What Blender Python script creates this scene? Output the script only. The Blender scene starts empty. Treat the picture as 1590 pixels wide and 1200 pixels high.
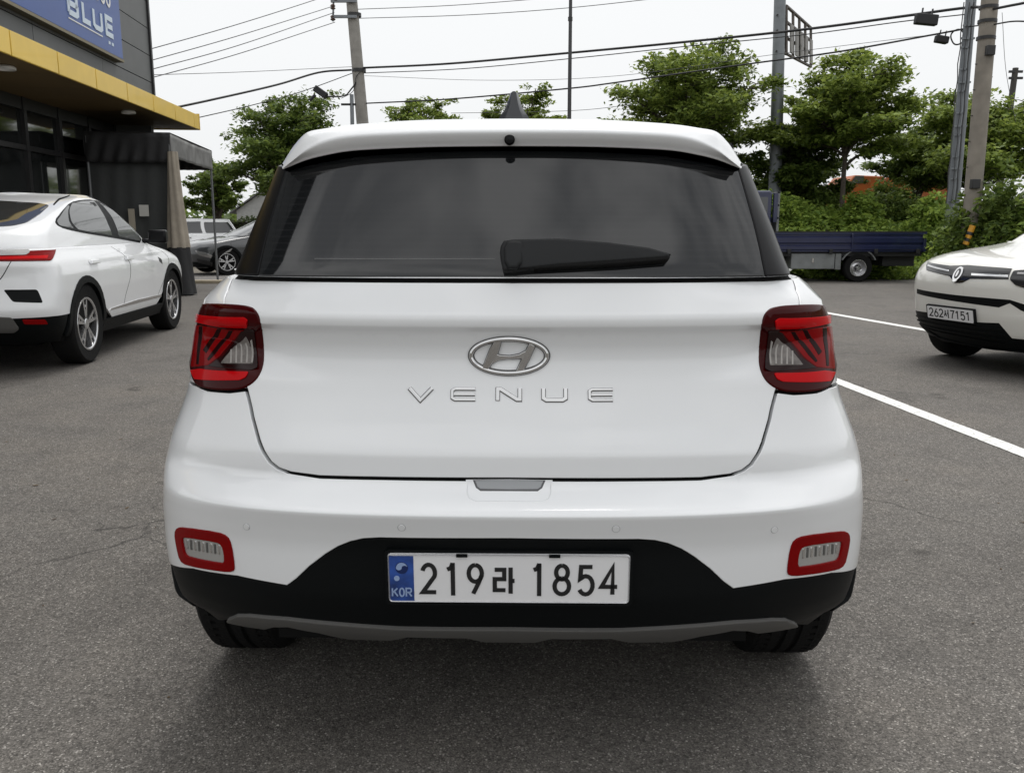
import bpy, math, random
import numpy as np
from mathutils import Vector, Matrix
from mathutils.bvhtree import BVHTree
from mathutils.geometry import delaunay_2d_cdt

random.seed(7)
RNG = np.random.default_rng(11)
SC = bpy.context.scene
COL = SC.collection
PI = math.pi
rad = math.radians

# ------------------------------------------------------------------ camera, sky, sun, exposure
FPX, HORIZON, CAM_H = 1350.0, 350.0, 1.26            # focal length and horizon row for a 1590 x 1200 frame
PITCH = math.atan((600 - HORIZON) / FPX)
cam_data = bpy.data.cameras.new('camera')
cam_data.sensor_width = 36
cam_data.lens = 36 * FPX / 1590
cam_data.clip_start, cam_data.clip_end = 0.05, 2000
cam = bpy.data.objects.new('camera', cam_data)
cam.location = (0, 0, CAM_H)
cam.rotation_euler = (PI / 2 - PITCH, 0, 0)
COL.objects.link(cam)
SC.camera = cam

SUN_EL, SUN_AZ = rad(67), rad(12)
world = bpy.data.worlds.new('World')
SC.world = world
world.use_nodes = True
wn, wl = world.node_tree.nodes, world.node_tree.links
wn.clear()
w_out = wn.new('ShaderNodeOutputWorld')
w_bg = wn.new('ShaderNodeBackground')
w_bg.inputs['Strength'].default_value = 0.085
sky = wn.new('ShaderNodeTexSky')
sky.sky_type = 'NISHITA'
sky.sun_disc = False
sky.sun_elevation, sky.sun_rotation = SUN_EL, SUN_AZ
sky.air_density, sky.dust_density, sky.ozone_density = 1.0, 3.0, 1.0
w_hs = wn.new('ShaderNodeHueSaturation')
w_hs.inputs['Saturation'].default_value = 0.12
wl.new(sky.outputs['Color'], w_hs.inputs['Color'])
# a closed layer of bright cloud over that sky, a little brighter overhead, with soft darker bellies
w_tc = wn.new('ShaderNodeTexCoord')
w_sep = wn.new('ShaderNodeSeparateXYZ')
wl.new(w_tc.outputs['Generated'], w_sep.inputs[0])
w_map = wn.new('ShaderNodeMapping')
w_map.inputs['Scale'].default_value = (1.0, 1.0, 2.4)
wl.new(w_tc.outputs['Generated'], w_map.inputs[0])
w_noise = wn.new('ShaderNodeTexNoise')
w_noise.inputs['Scale'].default_value = 2.7
w_noise.inputs['Detail'].default_value = 4
w_noise.inputs['Roughness'].default_value = 0.55
w_noise.inputs['Distortion'].default_value = 0.4
wl.new(w_map.outputs[0], w_noise.inputs['Vector'])
w_ramp = wn.new('ShaderNodeValToRGB')
w_ramp.color_ramp.elements[0].position, w_ramp.color_ramp.elements[1].position = 0.40, 0.60
w_ramp.color_ramp.elements[0].color = (5.8, 5.95, 6.2, 1)
w_ramp.color_ramp.elements[1].color = (12.4, 12.4, 12.4, 1)
wl.new(w_noise.outputs['Fac'], w_ramp.inputs[0])
# towards the horizon the haze evens the cloud out to a plain white
w_hz = wn.new('ShaderNodeMapRange'); w_hz.interpolation_type = 'SMOOTHSTEP'
w_hz.inputs['From Min'].default_value, w_hz.inputs['From Max'].default_value = 0.30, 0.62
wl.new(w_sep.outputs['Z'], w_hz.inputs['Value'])
w_veil = wn.new('ShaderNodeMixRGB'); w_veil.inputs['Color1'].default_value = (8.5, 8.63, 8.72, 1)
wl.new(w_hz.outputs[0], w_veil.inputs['Fac']); wl.new(w_ramp.outputs['Color'], w_veil.inputs['Color2'])
w_el = wn.new('ShaderNodeMapRange')
w_el.inputs['From Min'].default_value, w_el.inputs['From Max'].default_value = 0.0, 1.0
w_el.inputs['To Min'].default_value, w_el.inputs['To Max'].default_value = 1.0, 1.22
wl.new(w_sep.outputs['Z'], w_el.inputs['Value'])
w_mul = wn.new('ShaderNodeVectorMath'); w_mul.operation = 'SCALE'
wl.new(w_veil.outputs['Color'], w_mul.inputs[0]); wl.new(w_el.outputs[0], w_mul.inputs['Scale'])
w_mix = wn.new('ShaderNodeMixRGB')
w_mix.inputs['Fac'].default_value = 0.86
wl.new(w_hs.outputs['Color'], w_mix.inputs['Color1']); wl.new(w_mul.outputs['Vector'], w_mix.inputs['Color2'])
wl.new(w_mix.outputs['Color'], w_bg.inputs['Color'])
wl.new(w_bg.outputs[0], w_out.inputs['Surface'])

sun_data = bpy.data.lights.new('sun', 'SUN')
sun_data.energy = 1.15
sun_data.angle = rad(28)
sun_data.color = (1.0, 0.97, 0.93)
sun = bpy.data.objects.new('sun', sun_data)
_d = Vector((math.sin(SUN_AZ) * math.cos(SUN_EL), math.cos(SUN_AZ) * math.cos(SUN_EL), math.sin(SUN_EL)))
sun.rotation_euler = _d.to_track_quat('Z', 'Y').to_euler()
sun.location = (0, 0, 30)
COL.objects.link(sun)

SC.view_settings.view_transform = 'Standard'
SC.view_settings.look = 'None'
SC.view_settings.exposure = 0.40
SC.view_settings.gamma = 1.0
SC.view_settings.use_curve_mapping = False

# ------------------------------------------------------------------ where a picture point lies in the place
def ray_of(px, py):
    x = (px - 795) / FPX; d = (py - 600) / FPX
    return Vector((x, math.cos(PITCH) - d * math.sin(PITCH), -math.sin(PITCH) - d * math.cos(PITCH)))
def at(px, py, Y):
    r = ray_of(px, py)
    return r * (Y / r.y) + Vector((0, 0, CAM_H))
def ground_at(px, py, z=0.0):
    r = ray_of(px, py)
    return r * ((z - CAM_H) / r.z) + Vector((0, 0, CAM_H))

# ------------------------------------------------------------------ materials
MATS = {}
def mat(name, color, rough=0.5, metal=0.0, coat=0.0, spec=0.5, var=0.0, vscale=8.0, bump=0.0, bscale=60.0, ior=None, coat_rough=0.03):
    """Principled material; var adds a soft noise to the colour, bump a fine relief."""
    if name in MATS: return MATS[name]
    m = bpy.data.materials.new(name); m.use_nodes = True
    nt = m.node_tree; b = nt.nodes['Principled BSDF']
    b.inputs['Base Color'].default_value = (*color, 1)
    b.inputs['Roughness'].default_value = rough
    b.inputs['Metallic'].default_value = metal
    b.inputs['Coat Weight'].default_value = coat
    b.inputs['Coat Roughness'].default_value = coat_rough
    b.inputs['Specular IOR Level'].default_value = spec
    if ior: b.inputs['IOR'].default_value = ior
    tc = nt.nodes.new('ShaderNodeTexCoord')
    if var > 0:
        n = nt.nodes.new('ShaderNodeTexNoise'); n.inputs['Scale'].default_value = vscale; n.inputs['Detail'].default_value = 6
        nt.links.new(tc.outputs['Object'], n.inputs['Vector'])
        r = nt.nodes.new('ShaderNodeValToRGB')
        r.color_ramp.elements[0].position, r.color_ramp.elements[1].position = 0.3, 0.7
        r.color_ramp.elements[0].color = (*[c * (1 - var) for c in color], 1)
        r.color_ramp.elements[1].color = (*[min(1, c * (1 + var)) for c in color], 1)
        nt.links.new(n.outputs['Fac'], r.inputs[0]); nt.links.new(r.outputs[0], b.inputs['Base Color'])
    if bump > 0:
        n2 = nt.nodes.new('ShaderNodeTexNoise'); n2.inputs['Scale'].default_value = bscale; n2.inputs['Detail'].default_value = 3
        nt.links.new(tc.outputs['Object'], n2.inputs['Vector'])
        bp = nt.nodes.new('ShaderNodeBump'); bp.inputs['Strength'].default_value = bump; bp.inputs['Distance'].default_value = 0.02
        nt.links.new(n2.outputs['Fac'], bp.inputs['Height']); nt.links.new(bp.outputs[0], b.inputs['Normal'])
    MATS[name] = m
    return m

def leaf_mat(name, dark, light):
    m = bpy.data.materials.new(name); m.use_nodes = True
    nt = m.node_tree; b = nt.nodes['Principled BSDF']; out = nt.nodes['Material Output']
    g = nt.nodes.new('ShaderNodeNewGeometry')
    r = nt.nodes.new('ShaderNodeValToRGB')
    r.color_ramp.elements[0].color = (*dark, 1); r.color_ramp.elements[1].color = (*light, 1)
    nt.links.new(g.outputs['Random Per Island'], r.inputs[0])
    nt.links.new(r.outputs[0], b.inputs['Base Color'])
    b.inputs['Roughness'].default_value = 0.55
    b.inputs['Specular IOR Level'].default_value = 0.25
    t = nt.nodes.new('ShaderNodeBsdfTranslucent')
    hs = nt.nodes.new('ShaderNodeHueSaturation'); hs.inputs['Value'].default_value = 1.1; hs.inputs['Hue'].default_value = 0.485
    nt.links.new(r.outputs[0], hs.inputs['Color']); nt.links.new(hs.outputs[0], t.inputs['Color'])
    mx = nt.nodes.new('ShaderNodeMixShader'); mx.inputs[0].default_value = 0.42
    nt.links.new(b.outputs[0], mx.inputs[1]); nt.links.new(t.outputs[0], mx.inputs[2]); nt.links.new(mx.outputs[0], out.inputs['Surface'])
    MATS[name] = m
    return m

WHITE = mat('white car paint', (0.83, 0.843, 0.855), rough=0.28, coat=1.0, coat_rough=0.015, var=.012, vscale=4)
IVORY = mat('ivory car paint', (0.80, 0.79, 0.74), rough=0.35, coat=1.0)
BLACKPL = mat('black grained plastic', (0.0035, 0.0045, 0.005), rough=0.48, spec=.14, bump=0.14, bscale=700)
GLOSSBLK = mat('gloss black trim', (0.005, 0.005, 0.006), rough=0.3, spec=.18)
BADGE = mat('badge chrome', (0.66, 0.66, 0.66), rough=0.10, metal=1.0)
BADGE_REFL = mat('badge edge reflection', (0.10, 0.10, 0.10), rough=0.4)  # dark colour standing in for reflections along the chrome edges
SEAM = mat('dark seam', (0.012, 0.012, 0.012), rough=0.9, spec=0.1)
SKID = mat('grey skid plate', (0.115, 0.113, 0.108), rough=0.45, metal=0.2)
CHROME = mat('chrome', (0.72, 0.72, 0.72), rough=0.09, metal=1.0)
ALLOY = mat('alloy', (0.62, 0.62, 0.63), rough=0.25, metal=0.9)
RUBBER = mat('tyre rubber', (0.010, 0.010, 0.010), rough=0.8, spec=0.15, bump=0.2, bscale=120)
DARKMETAL = mat('dark brake metal', (0.03, 0.03, 0.03), rough=0.6)
REDDARK = mat('dark red lens', (0.045, 0.0006, 0.0012), rough=0.1, coat=0.0, spec=.16)
REDMID = mat('red reflector lens', (0.20, 0.0010, 0.0018), rough=0.12, coat=0.0, spec=.12)
REDBAR = mat('red light bar', (0.52, 0.0025, 0.005), rough=0.12, coat=0.0, spec=.12)
CLEAR = mat('silvered clear lens', (0.36, 0.355, 0.35), rough=0.2, metal=0.7, coat=0.3)
FACET = mat('black lamp facet', (0.012, 0.0008, 0.001), rough=0.15, spec=.12)
LAMPBLK = mat('lamp black bezel', (0.014, 0.003, 0.003), rough=0.12, spec=.25)
LENSW = mat('bright clear lens', (0.55, 0.55, 0.54), rough=0.22, metal=0.6, coat=0.3)
SMOKED = mat('smoked reversing lens', (0.17, 0.155, 0.145), rough=0.25, spec=.3, var=.35, vscale=60)
SMOKERIB = mat('reversing lens rib', (0.36, 0.34, 0.32), rough=0.3, spec=.3)

# rear glass: dark tinted film with fine heating wires
def tinted_glass(name, c=(0.011, 0.012, 0.013), wires=False, ior=1.57):
    m = bpy.data.materials.new(name); m.use_nodes = True
    nt = m.node_tree; b = nt.nodes['Principled BSDF']
    b.inputs['Base Color'].default_value = (*c, 1); b.inputs['Roughness'].default_value = 0.05
    b.inputs['IOR'].default_value = ior; b.inputs['Coat Weight'].default_value = 0.1
    if wires:
        tc = nt.nodes.new('ShaderNodeTexCoord')
        w = nt.nodes.new('ShaderNodeTexWave'); w.wave_type = 'BANDS'; w.bands_direction = 'Z'
        w.inputs['Scale'].default_value = 22; w.inputs['Distortion'].default_value = 0.0
        nt.links.new(tc.outputs['Object'], w.inputs['Vector'])
        r = nt.nodes.new('ShaderNodeValToRGB')
        r.color_ramp.elements[0].position, r.color_ramp.elements[1].position = 0.8, 1.0
        r.color_ramp.elements[0].color = (*c, 1); r.color_ramp.elements[1].color = (c[0] * 1.6, c[1] * 1.5, c[2] * 1.5, 1)
        nt.links.new(w.outputs['Fac'], r.inputs[0]); nt.links.new(r.outputs[0], b.inputs['Base Color'])
    MATS[name] = m
    return m
GLASS = tinted_glass('rear tinted glass', wires=True)
SIDEGLASS = tinted_glass('side tinted glass', (0.03, 0.033, 0.035), ior=1.75)
LIGHTGLASS = tinted_glass('light tinted glass', (0.12, 0.125, 0.125), ior=1.6)
SHOPGLASS = tinted_glass('shopfront glass', (0.014, 0.016, 0.016), ior=2.3)

# ------------------------------------------------------------------ object helpers
def link(name, me, m=None, parent=None, loc=None, rot=None):
    if m is not None: me.materials.append(m)
    o = bpy.data.objects.new(name, me); COL.objects.link(o)
    if parent is not None: o.parent = parent
    if loc is not None: o.location = loc
    if rot is not None: o.rotation_euler = rot
    return o
def empty(name, loc=(0, 0, 0), rotz=0.0, parent=None):
    o = bpy.data.objects.new(name, None); o.empty_display_size = 0.2
    COL.objects.link(o); o.location = loc; o.rotation_euler = (0, 0, rotz)
    if parent is not None: o.parent = parent
    return o
def tag(o, label=None, cat=None, group=None, kind=None):
    if label: o['label'] = label
    if cat: o['category'] = cat
    if group: o['group'] = group
    if kind: o['kind'] = kind
    return o
def thing(name, label, cat, loc=(0, 0, 0), rotz=0.0, group=None):
    return tag(empty(name, loc, rotz), label, cat, group)
def structure(o):
    o['kind'] = 'structure'; return o

class MB:
    """Collects boxes, tubes, lathes and prisms into ONE mesh."""
    def __init__(s): s.v = []; s.f = []
    def add(s, vs, fs):
        n = len(s.v); s.v += [tuple(map(float, p)) for p in vs]; s.f += [tuple(i + n for i in f) for f in fs]; return s
    def box(s, x0, x1, y0, y1, z0, z1, M=None):
        vs = [(x0, y0, z0), (x1, y0, z0), (x1, y1, z0), (x0, y1, z0), (x0, y0, z1), (x1, y0, z1), (x1, y1, z1), (x0, y1, z1)]
        if M is not None: vs = [M @ Vector(p) for p in vs]
        return s.add(vs, [(0, 3, 2, 1), (4, 5, 6, 7), (0, 1, 5, 4), (1, 2, 6, 5), (2, 3, 7, 6), (3, 0, 4, 7)])
    def tube(s, pts, r, n=8, cap=True):
        pts = [Vector(p) for p in pts]; rs = r if isinstance(r, (list, tuple)) else [r] * len(pts)
        vs, fs = [], []
        up = None
        for i, p in enumerate(pts):
            t = (pts[min(i + 1, len(pts) - 1)] - pts[max(i - 1, 0)])
            if t.length < 1e-9: t = Vector((0, 0, 1))
            t.normalize()
            if up is None: up = Vector((1, 0, 0)) if abs(t.z) > 0.9 else Vector((0, 0, 1))
            a = up - t * up.dot(t)
            if a.length < 1e-4: a = t.orthogonal()
            a.normalize(); b = t.cross(a); up = a
            for k in range(n):
                q = 2 * PI * k / n
                vs.append(p + (a * math.cos(q) + b * math.sin(q)) * rs[i])
        for i in range(len(pts) - 1):
            for k in range(n):
                k2 = (k + 1) % n
                fs.append((i * n + k, i * n + k2, (i + 1) * n + k2, (i + 1) * n + k))
        if cap:
            fs.append(tuple(range(n))[::-1]); fs.append(tuple((len(pts) - 1) * n + k for k in range(n)))
        return s.add(vs, fs)
    def lathe(s, prof, n=32, M=None):
        """prof: (radius, height along local x) revolved about x."""
        vs, fs = [], []
        for (r, h) in prof:
            for k in range(n):
                q = 2 * PI * k / n
                p = Vector((h, r * math.cos(q), r * math.sin(q)))
                vs.append(M @ p if M is not None else p)
        for i in range(len(prof) - 1):
            for k in range(n):
                k2 = (k + 1) % n
                fs.append((i * n + k, i * n + k2, (i + 1) * n + k2, (i + 1) * n + k))
        return s.add(vs, fs)
    def prism(s, pts, h0, h1, f):
        """2-D outline pts lifted between h0 and h1; f(a, b, h) gives the 3-D point."""
        n = len(pts)
        vs = [f(a, b, h0) for a, b in pts] + [f(a, b, h1) for a, b in pts]
        fs = [tuple(range(n))[::-1], tuple(range(n, 2 * n))] + [(i, (i + 1) % n, n + (i + 1) % n, n + i) for i in range(n)]
        return s.add(vs, fs)
    def mesh(s, name, smooth=None):
        me = bpy.data.meshes.new(name); me.from_pydata(s.v, [], s.f); me.validate(); me.update()
        fix_normals(me)
        if smooth is not None:
            me.shade_smooth(); me.set_sharp_from_angle(angle=rad(smooth))
        return me
    def build(s, name, m, parent=None, smooth=None, bevel=0.0, **k):
        me = s.mesh(name, smooth)
        o = link(name, me, m, parent, **k)
        if bevel > 0:
            b = o.modifiers.new('bevel', 'BEVEL'); b.width = bevel; b.segments = 2; b.limit_method = 'ANGLE'; b.angle_limit = rad(40)
            me.shade_smooth(); me.set_sharp_from_angle(angle=rad(40))
        return o
def fix_normals(me):
    import bmesh
    bm = bmesh.new(); bm.from_mesh(me); bmesh.ops.recalc_face_normals(bm, faces=bm.faces); bm.to_mesh(me); bm.free()

def chaikin(pts, it=2, closed=True):
    pts = [tuple(p) for p in pts]
    for _ in range(it):
        out = []
        n = len(pts)
        rng = range(n) if closed else range(n - 1)
        if not closed: out.append(pts[0])
        for i in rng:
            a, b = pts[i], pts[(i + 1) % n]
            out.append((a[0] * .75 + b[0] * .25, a[1] * .75 + b[1] * .25)); out.append((a[0] * .25 + b[0] * .75, a[1] * .25 + b[1] * .75))
        if not closed: out.append(pts[-1])
        pts = out
    return pts
def spline(pts, n=6):
    """open Catmull-Rom through pts"""
    P = [np.array(p, float) for p in pts]; P = [2 * P[0] - P[1]] + P + [2 * P[-1] - P[-2]]
    out = []
    for i in range(1, len(P) - 2):
        for k in range(n):
            t = k / n
            a, b, c, d = P[i - 1:i + 3]
            out.append(tuple(0.5 * (2 * b + (c - a) * t + (2 * a - 5 * b + 4 * c - d) * t * t + (3 * b - a - 3 * c + d) * t ** 3)))
    out.append(tuple(P[-2]))
    return out
def roundpoly(pts, r, n=4):
    """closed polygon with its corners rounded by radius-like length r (number or list)"""
    out = []; N = len(pts)
    rs = r if isinstance(r, (list, tuple)) else [r] * N
    for i in range(N):
        p = np.array(pts[i], float); a = np.array(pts[i - 1], float); b = np.array(pts[(i + 1) % N], float)
        la, lb = np.linalg.norm(a - p), np.linalg.norm(b - p)
        q = min(rs[i], la * .45, lb * .45)
        if q <= 0: out.append(tuple(p)); continue
        A = p + (a - p) / la * q; B = p + (b - p) / lb * q
        for k in range(n + 1):
            t = k / n
            out.append(tuple((1 - t) ** 2 * A + 2 * t * (1 - t) * p + t * t * B))
    return out
def arc(cx, cy, rx, ry, a0, a1, n=14):
    return [(cx + rx * math.cos(rad(a0 + (a1 - a0) * i / n)), cy + ry * math.sin(rad(a0 + (a1 - a0) * i / n))) for i in range(n + 1)]

# ------------------------------------------------------------------ curved body surfaces and the panels cut from them
class Surf:
    """half surface (x >= 0) sampled on a grid; u = metres round the body from the rear centre, v = height or profile parameter"""
    def __init__(s, P, us, vs):
        s.P = np.asarray(P, float); s.us = np.asarray(us, float); s.vs = np.asarray(vs, float)
        du = np.gradient(s.P, axis=1); dv = np.gradient(s.P, axis=0)
        n = np.cross(du, dv); n /= np.linalg.norm(n, axis=2, keepdims=True) + 1e-12
        s.N = n
        s.bvh = None
    def flip(s): s.N = -s.N; return s
    def idx(s, u, v):
        return np.interp(v, s.vs, np.arange(len(s.vs))), np.interp(u, s.us, np.arange(len(s.us)))
    def _bil(s, A, u, v):
        i, j = s.idx(u, v)
        i0 = np.clip(np.floor(i).astype(int), 0, len(s.vs) - 2); j0 = np.clip(np.floor(j).astype(int), 0, len(s.us) - 2)
        a = (i - i0)[..., None]; b = (j - j0)[..., None]
        return (A[i0, j0] * (1 - a) * (1 - b) + A[i0 + 1, j0] * a * (1 - b) + A[i0, j0 + 1] * (1 - a) * b + A[i0 + 1, j0 + 1] * a * b)
    def ev(s, u, v):
        u = np.asarray(u, float); v = np.asarray(v, float)
        sg = np.where(u < 0, -1.0, 1.0)
        p = s._bil(s.P, np.abs(u), v).copy(); n = s._bil(s.N, np.abs(u), v).copy()
        p[..., 0] *= sg; n[..., 0] *= sg
        n /= np.linalg.norm(n, axis=-1, keepdims=True) + 1e-12
        return p, n
    def hit(s, px, py, M):
        """(u, v) where the line of sight through a picture point meets the surface of a body placed by M"""
        if s.bvh is None:
            nv, nu = s.P.shape[:2]; vs = []; fs = []; s.fm = []
            for sg in (1, -1):
                base = len(vs)
                q = s.P.reshape(-1, 3) * np.array([sg, 1, 1])
                vs += [tuple(p) for p in q]
                for i in range(nv - 1):
                    for j in range(nu - 1):
                        a = base + i * nu + j
                        fs.append((a, a + 1, a + nu + 1, a + nu)); s.fm.append((sg, i, j))
            s.bvh = BVHTree.FromPolygons(vs, fs)
        Mi = M.inverted()
        o = Mi @ Vector((0, 0, CAM_H)); d = (Mi.to_3x3() @ ray_of(px, py)).normalized()
        loc, nor, fi, dist = s.bvh.ray_cast(o, d)
        if loc is None:
            return None
        sg, i, j = s.fm[fi]
        p = np.array(loc) * np.array([sg, 1, 1])
        A = s.P[i, j]; eu = s.P[i, j + 1] - A; ev = s.P[i + 1, j] - A; r = p - A
        G = np.array([[eu @ eu, eu @ ev], [eu @ ev, ev @ ev]]) + np.eye(2) * 1e-14
        a, b = np.linalg.solve(G, np.array([r @ eu, r @ ev]))
        a = min(max(a, 0), 1); b = min(max(b, 0), 1)
        return sg * (s.us[j] + a * (s.us[j + 1] - s.us[j])), s.vs[i] + b * (s.vs[i + 1] - s.vs[i])
    def reversed(s):
        r = Surf(s.P[:, ::-1], (s.us[-1] - s.us)[::-1], s.vs); r.N = s.N[:, ::-1].copy(); return r
    def u_of_y(s, y, v):
        i, _ = s.idx(0.0, v); i0 = int(min(max(math.floor(i), 0), len(s.vs) - 2)); a = i - i0
        row = s.P[i0, :, 1] * (1 - a) + s.P[i0 + 1, :, 1] * a
        return float(np.interp(y, row, s.us))
    def sheet(s, name, m, parent, off=0.0, both=True, u0=0, u1=1e9, v0=-1e9, v1=1e9):
        """plain quad sheet of the whole surface, both halves in one mesh"""
        ju = [j for j in range(len(s.us)) if u0 <= s.us[j] <= u1]; iv = [i for i in range(len(s.vs)) if v0 <= s.vs[i] <= v1]
        P = s.P[np.ix_(iv, ju)] + s.N[np.ix_(iv, ju)] * off; N = s.N[np.ix_(iv, ju)]
        vs, fs, ns = [], [], []
        for sg in ((1, -1) if both else (1,)):
            b = len(vs); nu = len(ju)
            vs += [tuple(p) for p in (P * np.array([sg, 1, 1])).reshape(-1, 3)]; ns += [tuple(p) for p in (N * np.array([sg, 1, 1])).reshape(-1, 3)]
            for i in range(len(iv) - 1):
                for j in range(nu - 1):
                    a = b + i * nu + j; q = (a, a + 1, a + nu + 1, a + nu)
                    fs.append(q if sg > 0 else q[::-1])
        me = bpy.data.meshes.new(name); me.from_pydata(vs, [], fs); me.update(); me.shade_smooth()
        if len(me.vertices) == len(ns): me.normals_split_custom_set_from_vertices(ns)
        return link(name, me, m, parent)

def poly_area(q): 
    x, y = q[:, 0], q[:, 1]; return 0.5 * np.sum(x * np.roll(y, -1) - np.roll(x, -1) * y)
def inside(q, pts):
    x, y = pts[:, 0][:, None], pts[:, 1][:, None]
    a, b = q, np.roll(q, -1, axis=0)
    c = ((a[:, 1] > y) != (b[:, 1] > y)) & (x < (b[:, 0] - a[:, 0]) * (y - a[:, 1]) / (b[:, 1] - a[:, 1] + 1e-15) + a[:, 0])
    return c.sum(1) % 2 == 1
def dist_to(q, pts):
    a, b = q, np.roll(q, -1, axis=0); d = np.full(len(pts), 1e9)
    for i in range(len(a)):
        e = b[i] - a[i]; t = np.clip(((pts - a[i]) @ e) / (e @ e + 1e-15), 0, 1)
        d = np.minimum(d, np.linalg.norm(pts - (a[i] + t[:, None] * e), axis=1))
    return d
def resample(q, ds):
    out = []
    for i in range(len(q)):
        a, b = q[i], q[(i + 1) % len(q)]; n = max(1, int(math.ceil(np.linalg.norm(b - a) / ds)))
        for k in range(n): out.append(a + (b - a) * k / n)
    return np.array(out)
def inset(q, d):
    """offset a counter-clockwise polygon inward by d"""
    if d == 0: return q.copy()
    p, n = np.roll(q, 1, axis=0), np.roll(q, -1, axis=0)
    e1 = q - p; e2 = n - q
    e1 /= np.linalg.norm(e1, axis=1, keepdims=True) + 1e-12; e2 /= np.linalg.norm(e2, axis=1, keepdims=True) + 1e-12
    n1 = np.stack([-e1[:, 1], e1[:, 0]], 1); n2 = np.stack([-e2[:, 1], e2[:, 0]], 1)
    m = n1 + n2; l = np.linalg.norm(m, axis=1, keepdims=True); m /= l + 1e-12
    c = np.clip((m * n1).sum(1, keepdims=True), 0.45, 1)
    return q + m * d / c

def panel(name, s, outline, m, parent, off=0.0, gap=0.0, grid=0.02, ds=None, roll=0.002, skirt=0.01, crown=None, holes=(), vrows=()):
    """A solid skin cut from surface s along an outline given in (u, v): rolled edge, returned flange, smooth normals."""
    q = np.array(outline, float)
    keep = np.linalg.norm(q - np.roll(q, 1, axis=0), axis=1) > 1e-6; q = q[keep]
    if poly_area(q) < 0: q = q[::-1]
    if ds is None: ds = grid * 0.8
    q = resample(q, ds)
    q0 = inset(q, gap); q1 = inset(q0, roll)
    lo, hi = q1.min(0), q1.max(0)
    gx, gy = np.meshgrid(np.arange(lo[0] + grid * .5, hi[0], grid), np.arange(lo[1] + grid * .5, hi[1], grid))
    g = np.stack([gx.ravel(), gy.ravel()], 1)
    g = g + RNG.uniform(-1, 1, g.shape) * grid * 0.04
    if len(g):
        g = g[inside(q1, g)]
        if len(g): g = g[dist_to(q1, g) > grid * 0.45]
    for k_, vr in enumerate(vrows):                  # rows of points along a crease
        if len(g): g = g[abs(g[:, 1] - vr) > grid * .35]
    for k_, vr in enumerate(vrows):
        ru = np.arange(lo[0] + grid * .3, hi[0], grid * .9); rw = np.stack([ru, np.full(len(ru), vr)], 1)
        rw = rw[inside(q1, rw)]
        if len(rw): rw = rw[dist_to(q1, rw) > grid * .35]
        g = np.concatenate([g, rw])
    hl = []
    for h in holes:
        h = np.array(h, float)
        if poly_area(h) < 0: h = h[::-1]
        h = resample(h, ds); hl.append(h)
        if len(g):
            g = g[~inside(h, g)]
            if len(g): g = g[dist_to(h, g) > grid * 0.4]
    n1 = len(q1)
    co = [q1] + hl + ([g] if len(g) else [])
    allp = np.concatenate(co)
    edges = [(i, (i + 1) % n1) for i in range(n1)]
    k = n1
    for h in hl:
        edges += [(k + i, k + (i + 1) % len(h)) for i in range(len(h))]; k += len(h)
    vo, eo, fo, ov, oe, of = delaunay_2d_cdt([Vector(p) for p in allp], edges, [], 0, 1e-7)
    V = np.array([(p[0], p[1]) for p in vo])
    F = np.array([f for f in fo if len(f) == 3])
    cen = V[F].mean(1)
    ok = inside(q1, cen)
    for h in hl: ok &= ~inside(h, cen)
    F = F[ok]
    # boundary vertices of the input in output numbering
    back = {}
    for i, lst in enumerate(ov):
        for a in lst: back[a] = i
    p, n = s.ev(V[:, 0], V[:, 1])
    o = np.full(len(V), off)
    if crown:
        dd = dist_to(q1, V); o = o + crown[0] * (1 - (1 - np.clip(dd / crown[1], 0, 1)) ** 2) - crown[0]
    P = p + n * o[:, None]
    verts = [tuple(a) for a in P]; norms = [tuple(a) for a in n]
    # orientation: compare one triangle with its normal
    F = F.tolist()
    sgn = 0
    for f in F[:50]:
        a, b, c = (P[i] for i in f); sgn += np.sign(np.dot(np.cross(b - a, c - a), n[f[0]]))
    if sgn < 0: F = [f[::-1] for f in F]
    base_off = off - (crown[0] if crown else 0)
    def ring(qin, qout, idx_in):
        nonlocal verts, norms
        N = len(qin)
        pc, nc = s.ev(qout[:, 0], qout[:, 1]); pi_, _ = s.ev(qin[:, 0], qin[:, 1])
        t = pc - pi_; t -= nc * (t * nc).sum(1, keepdims=True); t /= np.linalg.norm(t, axis=1, keepdims=True) + 1e-12
        R = pc + nc * (base_off - roll * 0.8)
        B = pc + nc * (base_off - roll * 0.8 - skirt)
        nr = nc + t * 0.9; nr /= np.linalg.norm(nr, axis=1, keepdims=True)
        b = len(verts)
        verts += [tuple(a) for a in R] + [tuple(a) for a in R] + [tuple(a) for a in B]
        norms += [tuple(a) for a in nr] + [tuple(a) for a in t] + [tuple(a) for a in t]
        for i in range(N):
            j = (i + 1) % N
            qd = [idx_in[i], idx_in[j], b + j, b + i]
            sd = [b + N + i, b + N + j, b + 2 * N + j, b + 2 * N + i]
            for f, nn in ((qd, nr[i]), (sd, t[i])):
                a0, b0, c0 = (np.array(verts[f[z]]) for z in (0, 1, 2))
                cr = np.cross(b0 - a0, c0 - a0)
                if np.dot(cr, nn) < 0: f = f[::-1]
                F.append(f)
    ring(q1, q0, [back.get(i, i) for i in range(n1)])
    k = n1
    for h in hl:
        ii = [back.get(k + i, k + i) for i in range(len(h))]; k += len(h)
        ring(h, inset(h, roll), ii)
    me = bpy.data.meshes.new(name)
    me.from_pydata(verts, [], [tuple(f) for f in F]); me.update()
    me.shade_smooth()
    try: me.normals_split_custom_set_from_vertices(norms)
    except Exception: pass
    return link(name, me, m, parent)

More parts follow.
